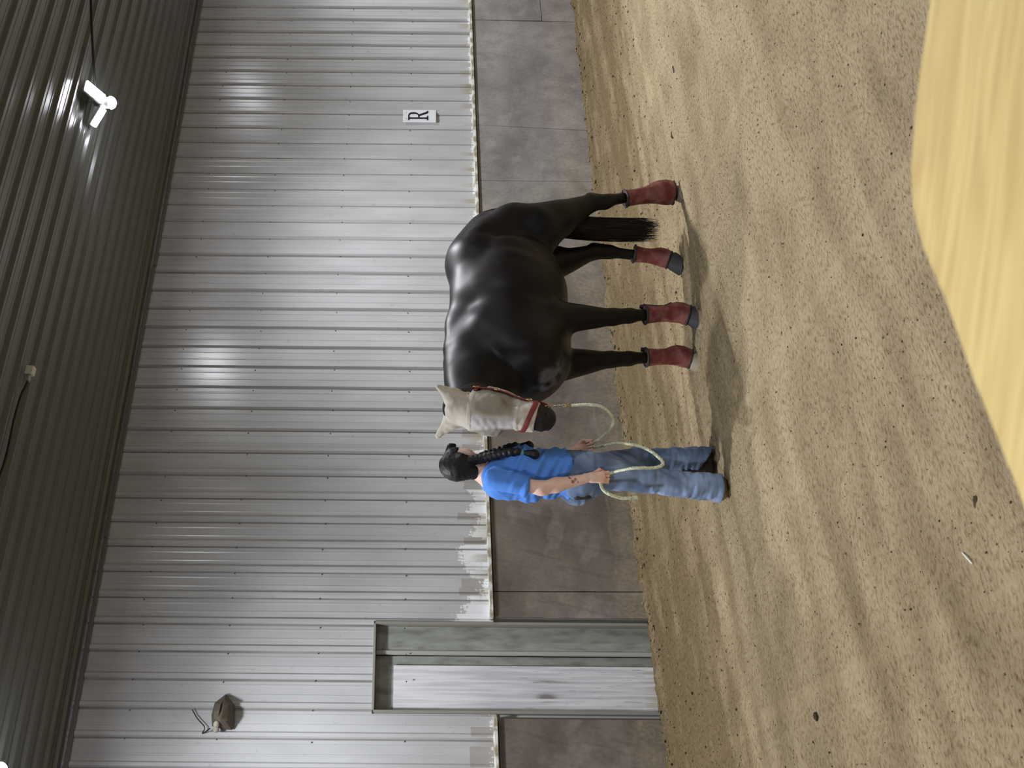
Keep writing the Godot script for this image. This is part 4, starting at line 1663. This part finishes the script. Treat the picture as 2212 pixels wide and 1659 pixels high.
	var cloth := func(p: Vector3, n: Vector3) -> float:
		# drag lines falling from the bust towards the back of the hip
		var s := p.y * 1.0 + p.x * 0.55
		var e: float = 0.015 * nz2.get_noise_3d(s * 19.0, p.z * 4.0, p.x * 2.0) * (1.0 - smoothstep(1.2, 1.38, p.y))
		return e + 0.003 * nz2.get_noise_3d(p.x * 16.0, p.y * 16.0, p.z * 16.0)
	b.skin(st, 0.0085, cloth)
	for q in [[Vector3(-0.088, 1.40, 0.155), elbow_n], [Vector3(-0.033, 1.40, -0.155), elbow_f]]:
		b = Body.new()
		var d: Vector3 = (q[1] - q[0]).normalized()
		b.add(q[0], q[0] + d * 0.24, 0.066, 0.068, 0.03)
		b.planes = [[d, d.dot(q[0]) + 0.208]]
		b.skin(st, 0.0075, cloth)
	put("t_shirt", st.mesh(), M.shirt, o, "blue short-sleeved t-shirt")
	# jeans
	st = Build.new()
	b = Body.new()
	b.add(Vector3(-0.005, 0.97, 0), Vector3(-0.015, 0.86, 0), 0.138, 0.15, 0.05, 1.12)
	b.add(Vector3(-0.085, 0.87, 0.085), Vector3(-0.08, 0.82, 0.085), 0.108, 0.1, 0.05)
	b.add(Vector3(-0.085, 0.87, -0.085), Vector3(-0.06, 0.82, -0.085), 0.105, 0.1, 0.05)
	b.add(Vector3(-0.02, 0.82, 0.09), Vector3(-0.072, 0.5, 0.1), 0.112, 0.074, 0.04)
	b.add(Vector3(-0.072, 0.5, 0.1), Vector3(-0.121, 0.02, 0.1), 0.076, 0.085, 0.03)
	b.add(Vector3(0.03, 0.8, -0.09), Vector3(0.1, 0.47, -0.1), 0.11, 0.078, 0.04)
	b.add(Vector3(0.1, 0.47, -0.1), Vector3(0.101, 0.42, -0.1), 0.078, 0.078, 0.03)
	b.planes = [[Vector3(0, 1, 0), 0.985], [Vector3(-0.06, -1, 0).normalized(), -0.028]]
	var fl := Body.new()
	fl.add(Vector3(0.085, 0.55, -0.099), Vector3(0.1, 0.47, -0.1), 0.08, 0.078, 0.03)
	fl.add(Vector3(0.1, 0.47, -0.1), Vector3(0.108, 0.0, -0.1), 0.078, 0.088, 0.03)
	fl.planes = [[Vector3(0, 1, 0), 0.52], [Vector3(-0.6, -0.8, 0).normalized(), -0.106]]
	var denim := func(p: Vector3, n: Vector3) -> float:
		var e: float = 0.005 * nz2.get_noise_3d(p.x * 9.0, p.y * 13.0, p.z * 9.0)
		# creases across the knees and stacked folds over the hems
		var knee := exp(-pow((p.y - 0.46) / 0.07, 2)) * 0.008 + exp(-pow((p.y - 0.2) / 0.13, 2)) * 0.009 + exp(-pow((p.y - 0.82) / 0.06, 2)) * 0.006
		e += knee * nz2.get_noise_3d(p.x * 10.0 + p.y * 16.0, p.y * 24.0, p.z * 11.0)
		if p.y < 0.075:
			e += 0.002
		return e
	var fade_and_light := func(p: Vector3, n: Vector3) -> Color:
		var c := lin(Color(0.37, 0.44, 0.55))
		var m: float = nz.get_noise_3d(p.x * 5.0, p.y * 4.0, p.z * 5.0)
		c = c.lerp(lin(Color(0.63, 0.72, 0.87)), clampf(0.38 + m * 0.9 + 0.35 * smoothstep(0.6, 0.2, p.y) * (1.0 if p.z > 0.0 else 0.2), 0.0, 1.0))  # random denim fading; lower near leg also tinted lighter as if lit
		if absf(p.y - 0.078) < 0.005:
			c *= 0.75
		return c
	b.skin(st, 0.0085, denim, fade_and_light)
	fl.skin(st, 0.0085, denim, fade_and_light)
	put("jeans", st.mesh(), M.jeans, o, "blue denim jeans")
	# back pocket with stitched shapes, belt end
	st = Build.new()
	var pb := Body.new()
	pb.add(Vector3(-0.172, 0.9, 0.085), Vector3(-0.17, 0.83, 0.088), 0.024, 0.022, 0.02, 1.9)
	pb.skin(st, 0.007)
	put("back_pocket", st.mesh(), M.leather, o, "dark stitched back pocket")
	# boots
	st = Build.new()
	b = Body.new()
	b.add(Vector3(-0.15, 0.04, 0.1), Vector3(-0.085, 0.032, 0.105), 0.042, 0.04, 0.03)
	b.add(Vector3(-0.135, 0.16, 0.1), Vector3(-0.145, 0.05, 0.1), 0.05, 0.045, 0.03)
	b.planes = [[Vector3(0, -1, 0), 0.0]]
	b.skin(st, 0.008)
	put("boot", st.mesh(), M.tan, o, "tan boot")
	st = Build.new()
	b = Body.new()
	b.add(Vector3(0.03, 0.042, -0.1), Vector3(0.14, 0.03, -0.11), 0.045, 0.042, 0.03)
	b.add(Vector3(0.07, 0.2, -0.1), Vector3(0.05, 0.05, -0.1), 0.056, 0.048, 0.03)
	b.planes = [[Vector3(0, -1, 0), 0.012]]
	b.skin(st, 0.008)
	put("boot", st.mesh(), M.leather, o, "dark brown boot")
	# hair: a close cap, gathered into two braids over the front
	st = Build.new()
	b = Body.new()
	b.add(hp.call(-0.022, 0.032, 0), hp.call(0.022, 0.036, 0), 0.092, 0.078, 0.03, 0.92)
	b.add(hp.call(-0.042, -0.01, 0), hp.call(-0.035, -0.095, 0), 0.072, 0.045, 0.04, 1.1)
	b.add(hp.call(-0.012, -0.012, 0.062), hp.call(0.004, -0.07, 0.058), 0.041, 0.026, 0.02)
	b.add(hp.call(0.0, -0.02, -0.06), hp.call(0.035, -0.06, -0.058), 0.035, 0.022, 0.02)
	b.add(hp.call(0.125, -0.05, 0), hp.call(0.085, -0.05, 0), 0.075, 0.068, 0.012, 1.1, true)
	var lock := func(p: Vector3, n: Vector3) -> float:
		return 0.002 * nz2.get_noise_3d(p.x * 20.0, p.y * 34.0, p.z * 44.0)
	b.skin(st, 0.007, lock)
	put("hair", st.mesh(), M.hair, o, "black hair gathered into braids")
	for s in [1.0, -1.0]:
		var way: Array
		if s > 0.0:
			way = curve([hp.call(0.0, -0.06, 0.058), Vector3(0.055, 1.47, 0.085), Vector3(0.068, 1.39, 0.125), Vector3(0.075, 1.3, 0.165), Vector3(0.062, 1.19, 0.185)], 6)
		else:
			way = curve([hp.call(0.035, -0.05, -0.06), Vector3(0.1, 1.46, -0.04), Vector3(0.125, 1.38, -0.03), Vector3(0.15, 1.29, 0.0), Vector3(0.165, 1.2, 0.02)], 6)
		st = Build.new()
		b = Body.new()
		for i in way.size() - 4:
			var side := Vector3(0.3, 0, 1).normalized() * (0.011 if i % 2 == 0 else -0.011)
			b.add(way[i] + side, way[i + 1] - side, 0.027 - 0.005 * i / way.size(), 0.023 - 0.005 * i / way.size(), 0.006)
		b.skin(st, 0.005, lock)
		put("braid", st.mesh(), M.hair, o, "black braid")
		st = Build.new()
		var e: Vector3 = way[-4]
		st.tube([e + Vector3(0, 0.012, 0), e, e + Vector3(0, -0.014, 0)], [0.017, 0.019, 0.017], 10)
		put("hair_tie", st.mesh(), M.teal, o, "pale blue hair tie")
		st = Build.new()
		b = Body.new()
		b.add(e + Vector3(0, -0.02, 0), way[-1] + Vector3(-0.005, -0.03, 0), 0.016, 0.03, 0.02)
		b.skin(st, 0.006, lock)
		put("braid_end", st.mesh(), M.black, o, "loose black end of the braid")
	st = Build.new()
	b = Body.new()
	b.add(hp.call(0.075, 0.098, -0.02), hp.call(0.09, 0.09, 0.02), 0.022, 0.024, 0.02)
	b.add(hp.call(0.06, 0.1, 0.0), hp.call(0.1, 0.07, 0.03), 0.014, 0.014, 0.01)
	b.skin(st, 0.006)
	put("hair_bow", st.mesh(), M.black, o, "black knot on top of the hair")


# ------------------------------------------------------------------ the lead rope
func build_rope() -> void:
	var o := root_of("lead_rope", "pale lead rope from the horse's halter, coiled between the person's two hands", "rope", Vector3(2.5, 0.0, 3.1))
	var off := -o.position
	# the path of the rope: from the snap, hanging, up to the far hand, a loop, the near hand, the loose end
	var snap := lead_from + Vector3(0.004, -0.115, 0.01)
	var pts := [snap, Vector3(2.6, 0.84, 3.2), Vector3(2.586, 0.757, 3.19), Vector3(2.548, 0.692, 3.13), Vector3(2.522, 0.69, 3.04), hand_far + Vector3(0.02, -0.06, 0.06), hand_far + Vector3(0, 0.0, 0.0), hand_far + Vector3(-0.03, -0.05, 0.05), Vector3(2.424, 0.643, 3.046), Vector3(2.33, 0.53, 3.17), Vector3(2.225, 0.455, 3.216), Vector3(2.186, 0.5, 3.221), Vector3(2.182, 0.64, 3.215), hand_near + Vector3(0.02, -0.04, 0.02), hand_near, hand_near + Vector3(-0.04, 0.02, 0.0), Vector3(2.062, 0.785, 3.15), Vector3(2.031, 0.696, 3.14), Vector3(2.036, 0.605, 3.14)]
	for i in pts.size():
		pts[i] += off
	var b := Build.new()
	var line := curve(pts, 10)
	# three twisted strands
	for s in 3:
		var way := []
		var run := 0.0
		for i in line.size():
			if i > 0:
				run += (line[i] - line[i - 1]).length()
			var t: Vector3 = (line[mini(i + 1, line.size() - 1)] - line[maxi(i - 1, 0)]).normalized()
			var u := t.cross(Vector3(0.3, 0.2, 1)).normalized()
			var w := t.cross(u)
			var a := run * 95.0 + TAU * s / 3.0
			way.append(line[i] + (u * cos(a) + w * sin(a)) * 0.0045)
		b.tube(way, [0.0062], 6)
	put("rope", b.mesh(), M.rope, o)
	# snap and chain up to the halter
	b = Build.new()
	var p: Vector3 = pts[0]
	b.tube([p + Vector3(0, -0.012, 0), p + Vector3(0, 0.0, 0), p + Vector3(0, 0.02, 0)], [0.009, 0.011, 0.006], 8)
	ring_of(b, p + Vector3(0, 0.028, 0), Vector3(0, 0, 1), 0.012, 0.003)
	put("snap", b.mesh(), M.brass, o)
	var top := lead_from + off
	var n := 5
	for i in n:
		b = Build.new()
		var c := (p + Vector3(0, 0.04, 0)).lerp(top, (i + 0.5) / n)
		var way := []
		for k in 13:
			var t := TAU * k / 12.0
			var q := Vector3(cos(t) * 0.009, sin(t) * 0.0125, 0)
			way.append(c + (q if i % 2 == 0 else Vector3(0, q.y, q.x)))
		b.tube(way, [0.0032], 6)
		put("chain_link", b.mesh(), M.steel, o)


# ------------------------------------------------------------------ small things on the sand
func lump_mesh(size: Vector3, seed_: int) -> ArrayMesh:
	var b := Build.new()
	var rings := []
	for r in 9:
		var a := PI * (r + 0.3) / 8.6
		var row := []
		for i in 12:
			var t := TAU * i / 12
			var q := Vector3(cos(t) * sin(a), cos(a), sin(t) * sin(a))
			row.append(q * size * (1.0 + 0.35 * nz2.get_noise_3d(q.x * 1.7 + seed_ * 5.0, q.y * 1.7, q.z * 1.7)))
		rings.append(row)
	b.loft(rings)
	return b.mesh()


func build_floor_things() -> void:
	var dung := mat(Color(0.25, 0.2, 0.13), 0.95)
	var k := 0
	for e in [[1.213, 5.118, Vector3(0.034, 0.009, 0.014), "dark brown lump added as the shade in a dent beside the pale stick on the sand"], [0.78, 3.545, Vector3(0.02, 0.01, 0.013), "small black clod alone on the sand below the doorway"], [4.99, 2.99, Vector3(0.035, 0.012, 0.02), "dark clod on the sand behind the horse's hind leg"]]:  # first lump is added for the dark shade inside the hoof dent
		var o := put("dirt_clod", lump_mesh(e[2], k), dung)
		o.position = Vector3(e[0], sand_height(e[0], e[1]) + e[2].y * 0.35, e[1])
		tag(o, e[3], "clod", "dark clods on the sand")
		k += 1
	var b := Build.new()
	b.tube([Vector3(-0.03, 0, 0), Vector3(0, 0.003, 0.002), Vector3(0.032, 0.0, -0.003)], [0.003, 0.0042, 0.003], 6)
	var stick := put("stick", b.mesh(), M.white)
	stick.position = Vector3(1.045, sand_height(1.045, 5.02) + 0.006, 5.02)
	stick.rotation.y = 0.55
	tag(stick, "short pale stick lying on the sand near the railing", "stick")
	b = Build.new()
	b.tube([Vector3(-0.035, 0, 0), Vector3(0, 0.002, 0.002), Vector3(0.035, 0.0, 0.001)], [0.003, 0.004, 0.003], 6)
	var twig := put("twig", b.mesh(), M.black)
	twig.position = Vector3(5.36, sand_height(5.36, 3.27) + 0.006, 3.27)
	tag(twig, "short black twig on the sand behind the horse", "twig")


# ------------------------------------------------------------------ the railing in front of the viewer
func build_rail() -> void:
	# a pine board, its end sawn at a slant with a rounded corner, on two posts
	var y := 1.4
	var o := root_of("railing", "pale pine railing board with a rounded corner, close to the viewer", "railing", Vector3(0.5, 0.0, 7.4))
	var outline := [Vector2(1.452, 8.04), Vector2(1.1, 7.733), Vector2(0.773, 7.449), Vector2(0.728, 7.404), Vector2(0.687, 7.369), Vector2(0.647, 7.341), Vector2(0.612, 7.327), Vector2(0.571, 7.323), Vector2(0.535, 7.326), Vector2(0.498, 7.331), Vector2(0.408, 7.334), Vector2(0.283, 7.344), Vector2(0.165, 7.35), Vector2(0.52, 7.66), Vector2(0.882, 7.972)]
	var st := Build.new()
	var thick := 0.038
	var rows := []
	for e in [[0.0, -thick], [0.0, -0.006], [0.004, -0.001], [0.008, 0.0]]:
		var row := []
		var c := Vector2.ZERO
		for q in outline:
			c += q / outline.size()
		for q in outline:
			var d: Vector2 = (c - q).normalized() * e[0]
			row.append(Vector3(q.x + d.x - o.position.x, y + e[1], q.y + d.y - o.position.z))
		rows.append(row)
	st.loft(rows)
	for i in st.v.size():
		var p := st.v[i] + o.position
		var g := Vector2(0.755, 0.656)
		st.uv[i] = Vector2(Vector2(p.x, p.z).dot(g) * 0.9, Vector2(p.x, p.z).dot(Vector2(-g.y, g.x)) * 1.9)
	put("top_board", st.mesh(), M.pine, o)
	for e in [Vector2(0.66, 7.58), Vector2(1.12, 7.95)]:
		var pb := Build.new()
		pb.box(Vector3(e.x - o.position.x, (y - thick - 0.3) / 2.0, e.y - o.position.z), Vector3(0.09, y - thick + 0.3, 0.09), 0.006)
		put("post", pb.mesh(), M.pine, o)
